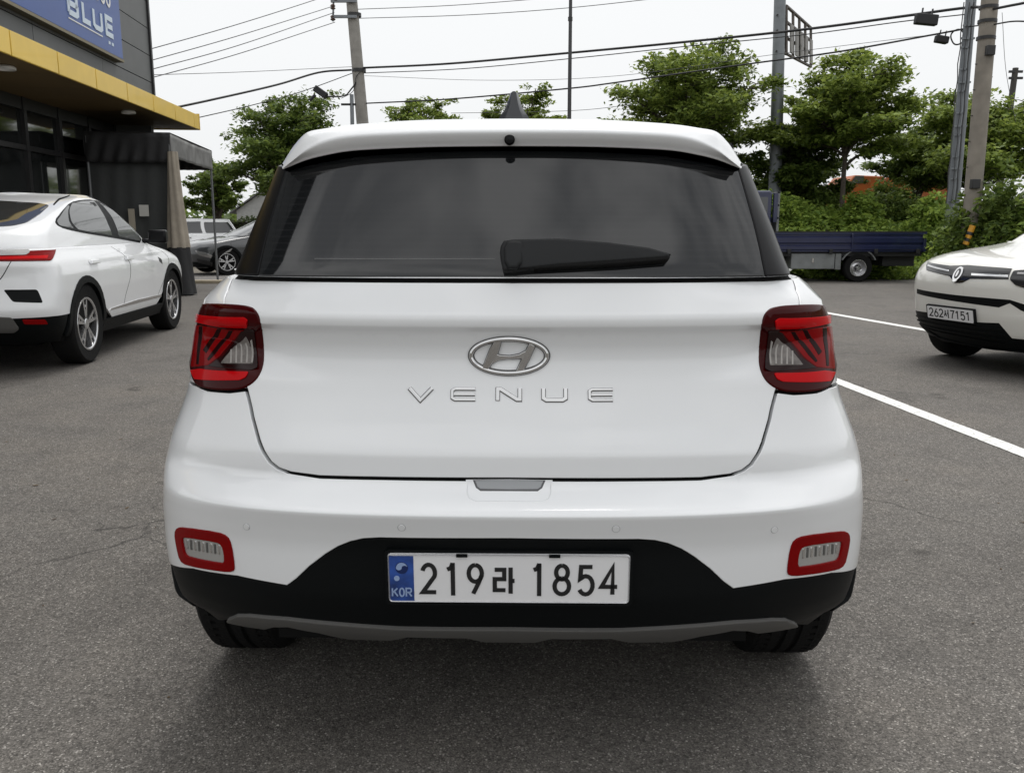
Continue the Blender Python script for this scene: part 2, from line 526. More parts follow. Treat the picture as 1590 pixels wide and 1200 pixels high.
def frame_at(s, u, v):
    """local frame on a surface: point, right, up, outward"""
    p, n = s.ev(np.array([u]), np.array([v])); p0, n = p[0], n[0]
    pu, _ = s.ev(np.array([u + 0.01]), np.array([v])); pv, _ = s.ev(np.array([u]), np.array([v + 0.01]))
    x = pu[0] - p0; x -= n * (x @ n); x /= np.linalg.norm(x)
    z = np.cross(n, x)
    if z[2] < 0: z = -z
    x = np.cross(z, n)
    return p0, x, z, n

def superellipse(w, D, n, y0, sgn, K, bow=0.0):
    """plan curve from the centre line (x=0) to the flank, K+1 points at equal arc length"""
    t = np.linspace(0, PI / 2, 500)
    x = w * np.sin(t) ** (2 / n); y = D * (1 - np.cos(t) ** (2 / n)) * 1.0 + bow * (x / w) ** 2
    L = np.concatenate([[0], np.cumsum(np.hypot(np.diff(x), np.diff(y)))])
    ss = np.linspace(0, L[-1], K + 1)
    return np.interp(ss, L, x), y0 + sgn * np.interp(ss, L, y)

def body_surf(zs, yr, yf, w, Dr=0.36, nr=3.0, Df=0.5, nf=2.6, bow=0.03, K=56, S=40, fade=None, flank=None):
    """closed half shell round a car: rear, flank, front. yr/yf/w/Dr..: arrays or numbers over the heights zs.
    fade: a smoother rear profile that takes over towards the corners"""
    A = lambda q: np.broadcast_to(np.asarray(q, float), (len(zs),)).copy()
    yr, yf, w, Dr, nr, Df, nf = map(A, (yr, yf, w, Dr, nr, Df, nf))
    rows = []
    for i, z in enumerate(zs):
        xr, y_r = superellipse(w[i], Dr[i], nr[i], yr[i], 1, K, bow)
        if fade is not None:
            lo_f = np.interp(z, [.70, .74, .92, 1.0], [.70, .45, .45, .80]); wd_f = np.interp(z, [.70, .74, .92, 1.0], [.17, .45, .45, .17]); t = np.clip((xr / w[i] - lo_f) / wd_f, 0, 1); t = t * t * (3 - 2 * t)
            y_r = y_r + (fade[i] - yr[i]) * t
        xf, y_f = superellipse(w[i], Df[i], nf[i], yf[i], -1, K, bow * 1.5)
        ys = np.linspace(y_r[-1], y_f[-1], S + 1)[1:-1]
        xs = np.full(len(ys), w[i])
        if flank is not None: xs = xs + flank(ys, z)
        x = np.concatenate([xr, xs, xf[::-1]]); y = np.concatenate([y_r, ys, y_f[::-1]])
        rows.append(np.stack([x, y, np.full(len(x), z)], 1))
    P = np.array(rows)
    mid = P[len(zs) // 2]
    us = np.concatenate([[0], np.cumsum(np.linalg.norm(np.diff(mid, axis=0), axis=1))])
    s = Surf(P, us, zs)
    # outward normals: at the rear centre they point to -y
    if s.N[len(zs) // 2, 1, 1] > 0: s.flip()
    return s

def smooth_profile(zs, tab, blur=0.006):
    z0, y0 = np.array(tab).T
    fine = np.linspace(zs[0], zs[-1], 4000); y = np.interp(fine, z0, y0)
    k = max(3, int(blur / (fine[1] - fine[0])) * 4 | 1); g = np.exp(-0.5 * (np.linspace(-2, 2, k)) ** 2); g /= g.sum()
    yp = np.pad(y, k // 2, mode='edge'); y = np.convolve(yp, g, 'valid')
    return np.interp(zs, fine, y)

# ------------------------------------------------------------------ lettering made of strokes
def stroke_poly(pts, w):
    """closed outline of a polyline of width w"""
    P = np.array(pts, float); n = len(P)
    L, R = [], []
    for i in range(n):
        a = P[i] - P[i - 1] if i > 0 else P[1] - P[0]
        b = P[i + 1] - P[i] if i < n - 1 else P[-1] - P[-2]
        a = a / (np.linalg.norm(a) + 1e-12); b = b / (np.linalg.norm(b) + 1e-12)
        na = np.array([-a[1], a[0]]); nb = np.array([-b[1], b[0]]); m = na + nb; l = np.linalg.norm(m)
        m = m / (l + 1e-12); c = max(0.4, m @ na)
        L.append(P[i] + m * w / 2 / c); R.append(P[i] - m * w / 2 / c)
    return L, R
GLYPH = {
 '0': [arc(.27, .5, .23, .5, 90, 450, 24)],
 '1': [[(.04, .80), (.20, .84), (.29, .99)], [(.29, 1.0), (.29, 0)]],
 '2': [arc(.27, .72, .24, .28, 165, -28, 14) + [(.03, .04), (.54, .04)]],
 '4': [[(.40, 0), (.40, .97), (.02, .27), (.56, .27)]],
 '5': [[(.50, .96), (.10, .96), (.07, .54)] + arc(.27, .32, .25, .32, 130, -150, 14)],
 '6': [arc(.28, .29, .24, .29, 90, 450, 20), [(.05, .36), (.16, .62), (.36, 1.0)]],
 '7': [[(.02, .96), (.52, .96), (.30, .45), (.22, 0)]],
 '8': [arc(.28, .76, .20, .24, 90, 450, 20), arc(.28, .28, .25, .28, 90, 450, 20)],
 '9': [arc(.28, .71, .24, .29, 90, 450, 20), [(.51, .64), (.40, .38), (.20, 0)]],
 'ra': [[(.0, .93), (.48, .93), (.48, .55), (.0, .55), (.0, .10), (.54, .10)], [(.80, 1.02), (.80, -.04)], [(.80, .48), (1.0, .48)]],
 'seo': [[(.26, .92), (.20, .55), (.0, .2)], [(.22, .62), (.46, .2)], [(.58, .55), (.80, .55)], [(.80, 1.02), (.80, -.04)]],
 'B': [[(.0, 0), (.0, 1), (.45, 1), (.55, .9), (.55, .62), (.45, .52), (.0, .52)], [(.45, .52), (.58, .42), (.58, .1), (.48, 0), (-.0, 0)]],
 'L': [[(.0, 1), (.0, 0), (.55, 0)]],
 'U': [[(.0, 1), (.0, .12), (.1, 0), (.48, 0), (.58, .12), (.58, 1)]],
 'E': [[(.56, 1), (.0, 1), (.0, 0), (.56, 0)], [(.0, .5), (.52, .5)]],
}
def glyph(mb, key, x, y, w, h, sw, f, h0, h1):
    """one character; w scales its unit width, h its height, sw stroke width (metres)"""
    for pl in GLYPH[key]:
        P = [(x + a * w, y + b * h) for a, b in pl]
        L, R = stroke_poly(P, sw)
        n = len(P); vs = []
        for lst, hh in ((L, h1), (R, h1), (L, h0), (R, h0)):
            vs += [f(a[0], a[1], hh) for a in lst]
        fs = []
        for i in range(n - 1):
            fs += [(i, i + 1, n + i + 1, n + i), (i, 2 * n + i, 2 * n + i + 1, i + 1), (n + i, n + i + 1, 3 * n + i + 1, 3 * n + i)]
        fs += [(0, n, 3 * n, 2 * n), (n - 1, 3 * n - 1, 4 * n - 1, 2 * n - 1)]
        mb.add(vs, fs)

# ------------------------------------------------------------------ wheels
def lathe_x(prof, n=40):
    return MB().lathe(prof, n)
def make_wheel(parent, x, y, R, width, side, style='five', rim_r=None, n=40, rim_mat=None, tread=False):
    """wheel standing on the ground; side=+1 faces +x"""
    rr = rim_r or R * 0.68
    wh = empty('wheel', (x, y, R), 0, parent)
    S = side
    hw = width / 2
    prof = [(rr, -hw * .9), (R * .93, -hw), (R * .985, -hw * .86)]
    if tread:
        for c in (-.55, -.18, .18, .55):
            prof += [(R, (c - .07) * hw), (R - .008, (c - .05) * hw), (R - .008, (c + .05) * hw), (R, (c + .07) * hw)]
    else: prof += [(R, -hw * .7), (R, hw * .7)]
    prof += [(R * .985, hw * .86), (R * .93, hw), (rr * 1.02, hw * .92), (rr, hw * .8), (rr, -hw * .9)]
    mb = MB().lathe([(r, h * S) for r, h in prof], n)
    if tread:
        for k in range(64):
            a = 2 * PI * k / 64
            for sgn in (-1, 1):
                M = Matrix.Rotation(a, 4, 'X') @ Matrix.Translation((sgn * hw * .62, 0, R * .992)) @ Matrix.Rotation(rad(14) * sgn, 4, 'Z')
                mb.box(-hw * .15, hw * .15, -.009, .009, -.012, .0012, M)
    mb.build('tyre', RUBBER, wh, smooth=35)
    MB().lathe([(0.0001, S * hw * .15), (rr * .99, S * hw * .2)], n).build('brake_disc', DARKMETAL, wh, smooth=40)
    f = lambda a, b, h: Vector((S * h, a, b))
    rm = MB()
    rm.lathe([(rr * .90, S * hw * .2), (rr * .90, S * hw * .86), (rr * .93, S * hw * .93), (rr * .985, S * hw * .93), (rr * 1.0, S * hw * .84)], n)
    rm.lathe([(0.0001, S * hw * .84), (rr * .17, S * hw * .84), (rr * .2, S * hw * .78), (rr * .2, S * hw * .3)], 20)
    def spoke(a, w0, w1, shift=0.0, r0=.16, r1=.92):
        c, s_ = math.cos(a), math.sin(a)
        pts = [(r0 * rr, -w0 / 2 + 0), (r1 * rr, shift - w1 / 2), (r1 * rr, shift + w1 / 2), (r0 * rr, w0 / 2)]
        rm.prism([(p * c - q * s_, p * s_ + q * c) for p, q in pts], hw * .45, hw * .80, f)
    if style == 'twin':
        for k in range(5):
            a = 2 * PI * k / 5 + .3
            spoke(a, .030, .028, .07 * rr * 2.4); spoke(a, .030, .028, -.07 * rr * 2.4)
            c, s_ = math.cos(a), math.sin(a)
            pts = [(.62 * rr, -.10 * rr), (.70 * rr, -.14 * rr), (.70 * rr, .14 * rr), (.62 * rr, .10 * rr)]
            rm.prism([(p * c - q * s_, p * s_ + q * c) for p, q in pts], hw * .5, hw * .78, f)
    elif style == 'steel':
        rm.lathe([(rr * .34, S * hw * .45), (rr * .5, S * hw * .72), (rr * .72, S * hw * .35), (rr * .9, S * hw * .25)], n)
        for k in range(5):
            a = 2 * PI * k / 5
            M = Matrix.Rotation(a, 4, 'X') @ Matrix.Translation((0, 0, rr * .28))
            rm.box(S * hw * .84 - .01, S * hw * .84 + .02, -.012, .012, -.012, .012, M)
    else:
        for k in range(5):
            spoke(2 * PI * k / 5 + .2, .07, .055)
    rm.build('rim', rim_mat or ALLOY, wh, smooth=35)
    return wh
# ================================================================== the white compact SUV in the middle
YR = 1.75
HM = Matrix.Translation((0, YR, 0))
def px_half(px): return 795 + (796.5 - px)          # a point left of the car's centre line, seen in the mirror half
def solve_w(zs, yc, D, n, bow, table, lo=0.4, hi=1.1):
    """half widths that put the silhouette where the table (row, half width in picture points) has it"""
    rows, hs = np.array(table, float).T; out = []
    cp, sp = math.cos(PITCH), math.sin(PITCH)
    for i, z in enumerate(zs):
        a, b = lo, hi
        for _ in range(26):
            w = (a + b) / 2
            x, y = superellipse(w, D[i], n[i], yc[i], 1, 160, bow)
            x = np.append(x, [w, w]); y = np.append(y, [y[-1] + .05, y[-1] + .1]); Y = y + YR
            dep = Y * cp + (CAM_H - z) * sp; h = FPX * x / dep; k = int(np.argmax(h))
            row = 600 + FPX * ((CAM_H - z) * cp - Y[k] * sp) / dep[k]
            if h[k] > np.interp(row, rows, hs): b = w
            else: a = w
        out.append(w)
    return np.array(out)

zs = np.concatenate([np.linspace(.20, .58, 24), np.linspace(.588, .636, 8), np.linspace(.640, .682, 24), np.linspace(.688, .73, 10), np.linspace(.742, 1.0, 30), np.linspace(1.006, 1.026, 5), np.linspace(1.029, 1.082, 32), np.linspace(1.09, 1.156, 10)])
prof = [(.20, .20), (.30, .13), (.345, .078), (.386, .050), (.45, .030), (.57, .024), (.612, .012), (.640, .002), (.657, -.004), (.664, .002), (.676, .022),
        (.700, .054), (.716, .070), (.768, .069), (.778, .072), (.83, .097), (.89, .120), (.935, .134), (.968, .141), (.995, .141), (1.030, .128), (1.046, .106), (1.069, .105), (1.076, .109), (1.156, .150)]
yc = smooth_profile(zs, prof, .0016)
fade = smooth_profile(zs, [(.20, .20), (.30, .13), (.345, .078), (.386, .050), (.45, .030), (.57, .022), (.612, .012), (.642, .003), (.657, .000), (.665, .006), (.70, .042), (.716, .062), (.768, .068), (.778, .071), (.90, .094), (1.0, .110), (1.08, .118), (1.156, .150)], .006)
Dz = np.interp(zs, [.2, .4, .7, 1.05, 1.156], [.42, .36, .34, .36, .32]); nz = np.interp(zs, [.2, .6, 1.05, 1.156], [2.6, 3.0, 3.2, 3.2])
sil = [(420, 432), (430, 444), (438, 454), (455, 475), (470, 483), (500, 487), (560, 497), (610, 507), (640, 517.5), (670, 529), (700, 537), (730, 542), (780, 544), (840, 540), (880, 533), (920, 519), (945, 501), (965, 483), (1000, 440)]
w = solve_w(zs, fade, Dz, nz, .03, sil)
w = np.convolve(np.pad(w, 2, mode='edge'), [.1, .2, .4, .2, .1], 'valid')
w = np.where(zs < .33, w[np.argmin(abs(zs - .33))] - (.33 - zs) * .35, w)
yf = smooth_profile(zs, [(.2, 3.92), (.45, 4.03), (.7, 4.04), (.9, 3.97), (.98, 3.80), (1.05, 3.35), (1.156, 2.95)], .02)
LOW = body_surf(zs, yc, yf, w, Dz, nz, np.interp(zs, [.2, .9, 1.156], [.5, .5, .45]), 2.6, bow=.03, K=64, S=44, fade=fade)

def g(px, py, s=LOW):
    r = s.hit(px_half(px), py, HM)
    if r is None:                                    # just beyond the silhouette: step back onto the body
        for k in range(1, 60):
            r = s.hit(px_half(px) - k, py, HM)
            if r is not None: break
    return r
def G(lst, s=LOW): return [g(px, py, s) for px, py in lst]
def mir(q): return [(-u, v) for u, v in q][::-1]
def sym(half): return half + [(-u, v) for u, v in half if abs(u) > 1e-4][::-1]
UY = LOW.u_of_y

FADE_AT = None
hero = thing('parked_car', 'white compact SUV seen square from behind, chrome letters VENUE on its tailgate', 'car', (0, YR, 0), 0)
hero_parts = []
# dark inner body that shows in the shut lines
LOW.sheet('inner_body', SEAM, hero, off=-.016, v0=.37)

tg = G([(600, 742.5), (500, 740.5), (455, 735), (437, 729), (424, 719), (414, 704), (406, 685), (396, 650), (386, 607), (372, 560), (356, 500), (349, 475), (355, 450), (361.5, 431)])
v_bot = g(790, 743)[1]; v_top = tg[-1][1]
half = [(0, v_bot)] + tg + [(tg[-1][0] * .7, v_top), (0, v_top)]
tailgate = panel('tailgate', LOW, sym(half), WHITE, hero, gap=.002, grid=.011, ds=.009, roll=.0025, skirt=.012, vrows=(1.0735, 1.0695, 1.0475, 1.0435, 1.036, 1.0285, .7795, .7755, .7675))
# bumper: notch under the handle, lamps above, black valance below
edge_low = [(300, 887), (370, 897.5), (450, 912), (465, 901), (485, 882), (510, 863), (530, 851), (550, 843), (570, 838.5), (595, 837)]
AY, AZ, AR = .765, .335, .43
def arch(z0, z1, n=10, r=AR, front=False):
    out = []
    a0 = math.asin((z0 - AZ) / r); a1 = math.asin((z1 - AZ) / r)
    for k in range(n + 1):
        a = a0 + (a1 - a0) * k / n
        y = AY - r * math.cos(a); z = AZ + r * math.sin(a); out.append((UY(y, z), z))
    return out
notch = [g(790, 775)[1]]
bt = [(0, notch[0])] + G([(745, 775), (736, 771), (733, 764), (733, 745.5)]) + G([(600, 744.5), (500, 742.5), (450, 736), (434, 730), (421, 720), (411, 705), (403, 686), (393, 650), (383, 608), (358, 611), (322, 608), (304, 600)])
zt = bt[-1][1]
bt += [(UY(.36, zt - .01), zt - .005), (UY(.52, zt - .02), zt - .02)]
bt += arch(.715, .50, 12)
v_white = g(262, 880)[1]
bt[-1] = (UY(AY - math.sqrt(AR ** 2 - (v_white - AZ) ** 2), v_white), v_white)
bt = [p for i, p in enumerate(bt) if not (p[1] < v_white and i < len(bt) - 1 and i > 18)]
bl = G([(266, 881)] + edge_low) + [(0, g(790, 837)[1])]
bumper = panel('rear_bumper', LOW, sym(bt + bl), WHITE, hero, gap=.0015, grid=.012, ds=.010, roll=.0025, skirt=.012, vrows=(.6395, .648, .6555, .6595, .664, .669, .6775))
# valance
vb = [(0, g(790, 837)[1])] + G(edge_low[::-1] + [(266, 881)])
vb += arch(v_white, .36, 8) + [(UY(.30, .36), .36)]
vb += G([(335, 968), (372, 968), (420, 975), (520, 982), (600, 986)]) + [(0, g(790, 986)[1])]
valance = panel('lower_valance', LOW, sym(vb), BLACKPL, hero, off=-.004, gap=.0, grid=.014, ds=.011, roll=.002, skirt=.02)
sk = G([(353.7, 966.5), (370, 957.5), (391, 957.5), (450, 962), (535, 970), (624, 975.5)]) + [(0, g(790, 975.5)[1]), (0, g(790, 994)[1])] + G([(757, 994), (732, 988.5), (639, 987.5), (613, 992.5), (545, 991), (500, 982), (452, 973.5), (431, 973.5), (416, 977)])
sk_c = [i for i, p in enumerate(sk) if p[0] == 0]
sk = sk[sk_c[1]:] + sk[:sk_c[0] + 1]
panel('skid_plate', LOW, sym(sk), SKID, hero, off=.006, grid=.015, ds=.009, roll=.003, skirt=.02)
# quarter panels, flanks with wheel arches, front
FY = 3.255
def arc_pts(cy, z0, r, n=16):
    a0 = math.asin((z0 - AZ) / r); out = []
    for k in range(n + 1):
        a = (PI - a0) + (a0 - (PI - a0)) * k / n
        y, z = cy + r * math.cos(a), AZ + r * math.sin(a); out.append((UY(y, z), z))
    return out
qa = G([(361.5, 431), (355, 450), (349, 475), (354, 500), (370, 560), (383, 604), (358, 607), (322, 604), (304, 597)])
qa += [(UY(.36, zt - .01), zt), (UY(.52, zt - .02), zt - .014)]
a_rear = [p for p in arc_pts(AY, .40, AR, 24)]
i0 = min(range(len(a_rear)), key=lambda i: abs(a_rear[i][1] - .72) + (0 if i < 12 else 9))
qa += a_rear[i0:]
zsill = .40
qa += [(UY(1.6, zsill), zsill), (UY(2.3, zsill), zsill)] + arc_pts(FY, zsill, AR, 22)
um = LOW.us[-1]
qa += [(um, .40), (um, 1.155), (UY(2.9, 1.155), 1.155)]
for sg in (1, -1):
    q = qa if sg > 0 else mir(qa)
    panel('body_side', LOW, q, WHITE, hero, gap=.001, grid=.035, ds=.016, roll=.0025, skirt=.012)
    # black arch trims and sill
    for cy in (AY, FY):
        o_ = arc_pts(cy, .30, AR + .004, 22); i_ = arc_pts(cy, .30, AR - .055, 22)[::-1]
        q = o_ + i_; q = q if sg > 0 else mir(q)
        panel('wheel_arch_trim', LOW, q, BLACKPL, hero, off=.006, grid=.05, ds=.02, roll=.003, skirt=.05)
    q = [(UY(1.17, .41), .41), (UY(2.82, .41), .41), (UY(2.82, .25), .25), (UY(1.17, .25), .25)]
    panel('sill_trim', LOW, q if sg > 0 else mir(q), BLACKPL, hero, off=.004, grid=.05, roll=.004, skirt=.02)
    for y0, y1 in ((1.02, 1.22), (2.02, 2.22)):
        q = roundpoly([(UY(y0, .93), .93), (UY(y1, .93), .93), (UY(y1, .96), .96), (UY(y0, .96), .96)], .012)
        panel('door_handle', LOW, q if sg > 0 else mir(q), WHITE, hero, off=.03, grid=.02, roll=.006, skirt=.024)
    for y0 in (1.02, 1.98, 2.9):
        q = [(UY(y0, .45), .45), (UY(y0 + .006, .45), .45), (UY(y0 + .006, 1.15), 1.15), (UY(y0, 1.15), 1.15)]
        panel('door_seam', LOW, q if sg > 0 else mir(q), SEAM, hero, off=.0012, grid=.05, ds=.05, roll=.0005, skirt=.003)

# greenhouse
gz = np.linspace(1.13, 1.45, 40)
gyc = smooth_profile(gz, [(1.13, .142), (1.16, .150), (1.41, .246), (1.45, .262)], .01)
gD = np.full(40, .25); gn = np.full(40, 4.6)
gw = solve_w(gz, gyc, gD, gn, .03, [(240, 356), (262, 366), (300, 381.5), (350, 402), (400, 421), (425, 432), (445, 440)])
gw = np.convolve(np.pad(gw, 2, mode='edge'), [.1, .2, .4, .2, .1], 'valid')
gyf = np.interp(gz, [1.13, 1.45], [3.05, 2.35])
GRH = body_surf(gz, gyc, gyf, gw, gD, gn, .2, 3.0, bow=.03, K=56, S=40)
GRH.sheet('inner_cabin', SEAM, hero, off=-.02)
ge = G([(402, 428.5), (410, 390), (421, 345), (434, 300), (447, 258)], GRH)
v_gb = ge[0][1]; v_gt = g(790, 240, GRH)[1]
glass = sym([(0, v_gb), (ge[0][0] * .5, v_gb)] + roundpoly(ge + [(0, v_gt)], 0)[:-1] + [(ge[-1][0], max(v_gt, ge[-1][1])), (0, max(v_gt, ge[-1][1]))])
rear_window = panel('rear_window', GRH, glass, GLASS, hero, off=.0, gap=.001, grid=.02, ds=.016, roll=.002, skirt=.008)
gu = GRH.u_of_y
for sg in (1, -1):
    q = ge + [(gu(.62, 1.43), 1.43), (gu(.62, 1.17), 1.17), (gu(.45, v_gb), v_gb)]
    q = [(a, max(b, v_gb)) for a, b in q]
    panel('pillar_trim', GRH, q if sg > 0 else mir(q), GLOSSBLK, hero, off=.0005, gap=.001, grid=.02, ds=.016, roll=.003, skirt=.008)
    for y0, y1 in ((.64, 1.0), (1.02, 1.96), (2.0, 2.72)):
        t1 = y1 if y1 < 2.5 else 2.25
        q = roundpoly([(gu(y0, 1.17), 1.17), (gu(y1, 1.17), 1.17), (gu(t1, 1.42), 1.42), (gu(y0, 1.42), 1.42)], .03)
        panel('side_window', GRH, q if sg > 0 else mir(q), SIDEGLASS, hero, grid=.06, ds=.03, roll=.003)
ue = GRH.us[-1]
q = [(ue, 1.14), (gu(2.95, 1.14), 1.14), (gu(2.32, 1.43), 1.43), (ue, 1.44)]
panel('windscreen', GRH, q, SIDEGLASS, hero, grid=.08, ds=.05); panel('windscreen', GRH, mir(q), SIDEGLASS, hero, grid=.08, ds=.05)
hd = g(790, 245.5, GRH)[1]
panel('window_header', GRH, sym([(0, hd), (ge[-1][0] * .6, hd), (ge[-1][0] * .995, hd + .010), (ge[-1][0] * .995, 1.446), (0, 1.446)]), BLACKPL, hero, off=.002, grid=.03, ds=.02, roll=.001, skirt=.004)
# waist strip that closes the step between body and glass
ws = [i for i in range(len(LOW.us))]
top = LOW.P[-1]; 
mb = MB(); gl = []
for j in range(len(LOW.us)):
    a = top[j]; k = np.argmin(np.linalg.norm(GRH.P[3][:, :2] - a[:2], axis=1)); b = GRH.P[3][k].copy(); b[2] = 1.151
    gl.append((a, b))
vs = []; fs = []
for sg in (1, -1):
    b0 = len(vs)
    for a, b in gl: vs += [(a[0] * sg, a[1], a[2] - .001), (b[0] * sg, b[1], b[2] - .004)]
    for j in range(len(gl) - 1): fs.append((b0 + 2 * j, b0 + 2 * j + 1, b0 + 2 * j + 3, b0 + 2 * j + 2))
mb.add(vs, fs).build('waist_strip', WHITE, hero, smooth=50)

# roof spoiler and roof
C_SIL = [(0, 185), (80, 185.6), (153, 187.5), (244, 193.5), (290, 200), (316, 206), (334, 223), (346, 240), (356, 257)]
C_TOP = [(0, 202), (80, 202.5), (153, 204), (244, 208.5), (287, 216), (319, 230), (340, 246), (356, 259)]
C_LIP = [(0, 226.5), (80, 227), (153, 228.5), (244, 233), (290, 240.5), (320, 248), (342, 256.5), (356, 262)]
def crow(c, h):
    c = np.array(c); k = np.interp(h, c[:, 0], c[:, 1]); return k
hh = np.concatenate([np.linspace(0, 280, 30), np.linspace(286, 356, 22)])
def shift(h): return .22 * (1 - max(0.0, 1 - (h / 374) ** 4.4) ** (1 / 4.4))
def ccurve(c, y0, k=1.0):
    cs = np.array(spline(c, 8)); out = []
    for h in hh:
        row = np.interp(h, cs[:, 0], cs[:, 1]); p = at(795 + h, row, YR + y0 + shift(h) * k); out.append((p.x, p.y - YR, p.z))
    return np.array(out)
lip = ccurve(C_LIP, .222); ftop = ccurve(C_TOP, .202); silc = ccurve(C_SIL, .262)
fmid = (lip + ftop) / 2 + np.array([0, -.004, 0])
rows = [lip + np.array([0, .012, .002]), lip + np.array([0, .002, -.001]), lip + np.array([0, -.003, .004]), fmid, ftop + np.array([0, 0, -.004]), ftop + np.array([0, .008, .006]), (ftop + silc) / 2 + np.array([0, -.004, .005]), silc + np.array([0, -.012, -.0012]), silc, silc + np.array([0, .06, .006])]
rows = np.array(rows)
fine = []
for j in range(rows.shape[1]):
    fine.append(spline([tuple(p) for p in rows[:, j]], 4))
rows = np.array(fine).transpose(1, 0, 2)
SPO = Surf(rows, hh, np.arange(rows.shape[0], dtype=float))
if SPO.N[rows.shape[0] // 3, 3, 1] > 0: SPO.flip()
SPO.sheet('roof_spoiler', WHITE, hero)
rr = [silc + np.array([0, .055, .0058])]
for dy, dz_ in ((.12, .010), (.4, .028), (.8, .042), (1.3, .046), (1.8, .034), (2.15, .01), (2.3, -.02)):
    r = silc.copy(); f = np.clip(1 - (hh / 356) ** 4 * .0, 0, 1); k = min(1, dy / .5)
    r[:, 1] = silc[0, 1] + (silc[:, 1] - silc[0, 1]) * (1 - k) + dy; r[:, 2] += dz_; rr.append(r)
ROOF = Surf(np.array(rr), hh, np.arange(len(rr), dtype=float))
if ROOF.N[3, 3, 2] < 0: ROOF.flip()
ROOF.sheet('roof', WHITE, hero)
ur = [lip + np.array([0, .012, .002])]
q = lip.copy(); q[:, 1] += .034; q[:, 2] -= .014; q[:, 0] *= .99; ur.append(q)
UND = Surf(np.array(ur), hh, np.arange(2.)); UND.N = UND.N * np.sign(-UND.N[:1, :1, 2:3] + 1e-9)
UND.sheet('spoiler_underside', BLACKPL, hero)
p = at(794, 217, YR + .2045)
MB().lathe([(.0001, -.004), (.008, -.003), (.0115, .001), (.0115, .014)], 20, Matrix.Translation((p.x, p.y - YR, p.z)) @ Matrix.Rotation(PI / 2, 4, 'Z')).build('washer_nozzle', GLOSSBLK, hero, smooth=40)
# shark fin
fy = .74
def fin(px, py): q = at(px, py, YR + fy); return q.x, q.z
zb = fin(797, 186)[1] - .03
fv = []; ff = []
levels = [(0, .050, .155), (.30, .046, .15), (.52, .026, .115), (.75, .017, .085), (.93, .011, .06), (1.0, .006, .045)]
zt_ = fin(797, 142)[1]
prof_f = [(0, .050), (.2, .047), (.35, .040), (.5, .0285), (.7, .019), (.88, .0135), (.97, .011), (1.0, .006)]
for (t, hw_) in prof_f:
    z = zb + (zt_ - zb) * t; y0 = -.03 + .03 * t; y1 = .14 - .09 * t
    ring_ = [(-hw_ * .55, y0), (hw_ * .55, y0), (hw_, y0 + .015), (hw_, y0 + .05), (.0, y1), (-hw_, y0 + .05), (-hw_, y0 + .015)]
    fv += [(a, b + fy, z) for a, b in ring_]
for i in range(len(prof_f) - 1):
    for k in range(7): ff.append((i * 7 + k, i * 7 + (k + 1) % 7, (i + 1) * 7 + (k + 1) % 7, (i + 1) * 7 + k))
ff.append(tuple((len(prof_f) - 1) * 7 + k for k in range(7)))
MB().add(fv, ff).build('roof_antenna', mat('antenna black', (.012, .014, .018), rough=.3, coat=.3), hero, smooth=35)

# tail lamps
lamp = chaikin([(300, 486), (308, 472.5), (345, 472), (390, 475), (403, 484), (409, 505), (413, 545), (412, 570), (402, 591), (384, 604), (358, 608), (320, 605.5), (301, 597), (296.5, 575), (296.5, 510)], 2)
bar_top = [(303, 502), (308, 489), (386, 492.5), (392, 497), (389, 504.5), (330, 503.5)]
bar_low = [(302, 577), (318, 574.5), (392, 580), (388, 588), (379, 592), (309, 591)]
tri = [(389, 520), (394, 530), (399, 569), (349, 567), (369, 543)]
bez = [(398, 506), (404, 545), (405, 574), (396, 578), (330, 570.5), (352, 556), (384, 507)]
side_bar = [(300, 506), (384, 508), (372, 524), (347, 556), (330, 569), (303, 572)]
slash = [[(316, 508), (322, 508), (318, 545), (316, 568), (312, 568)], [(344, 509), (351, 509), (327, 552), (322, 546)], [(362, 511), (369, 511), (341, 553), (331, 563), (328, 560)]]
for sg in (1, -1):
    f = (lambda q: q) if sg > 0 else mir
    L = G(lamp)
    tl = panel('tail_lamp', LOW, f(L), REDDARK, hero, off=.010, grid=.012, ds=.008, roll=.004, skirt=.03, crown=(.006, .02))
    for nm, sh, m_, o_ in (('light_bar', bar_top, REDBAR, .0116), ('light_bar', bar_low, REDBAR, .0116), ('red_field', side_bar, REDMID, .0108), ('lens_bezel', bez, LAMPBLK, .0114), ('reversing_lens', tri, SMOKED, .0128)):
        panel(nm, LOW, f(roundpoly(G(sh), .004)), m_, tl, off=o_, grid=.008, ds=.005, roll=.001, skirt=.004)
    for k, sh in enumerate(slash):
        panel('dark_facet', LOW, f(roundpoly(G(sh), .003)), FACET, tl, off=.0116, grid=.008, ds=.006, roll=.0012, skirt=.004)
    for k in range(5):
        x = 364 + k * 8; t = (k + .6) / 5.5
        sh = [(x, 567 - (26 + k * 7) * .75), (x + 2.2, 567 - (26 + k * 7) * .78), (x + 2.6, 567), (x + .2, 567)]
        panel('lens_rib', LOW, f(G(sh)), SMOKERIB, tl, off=.0136, grid=.01, ds=.006, roll=.0006, skirt=.003)
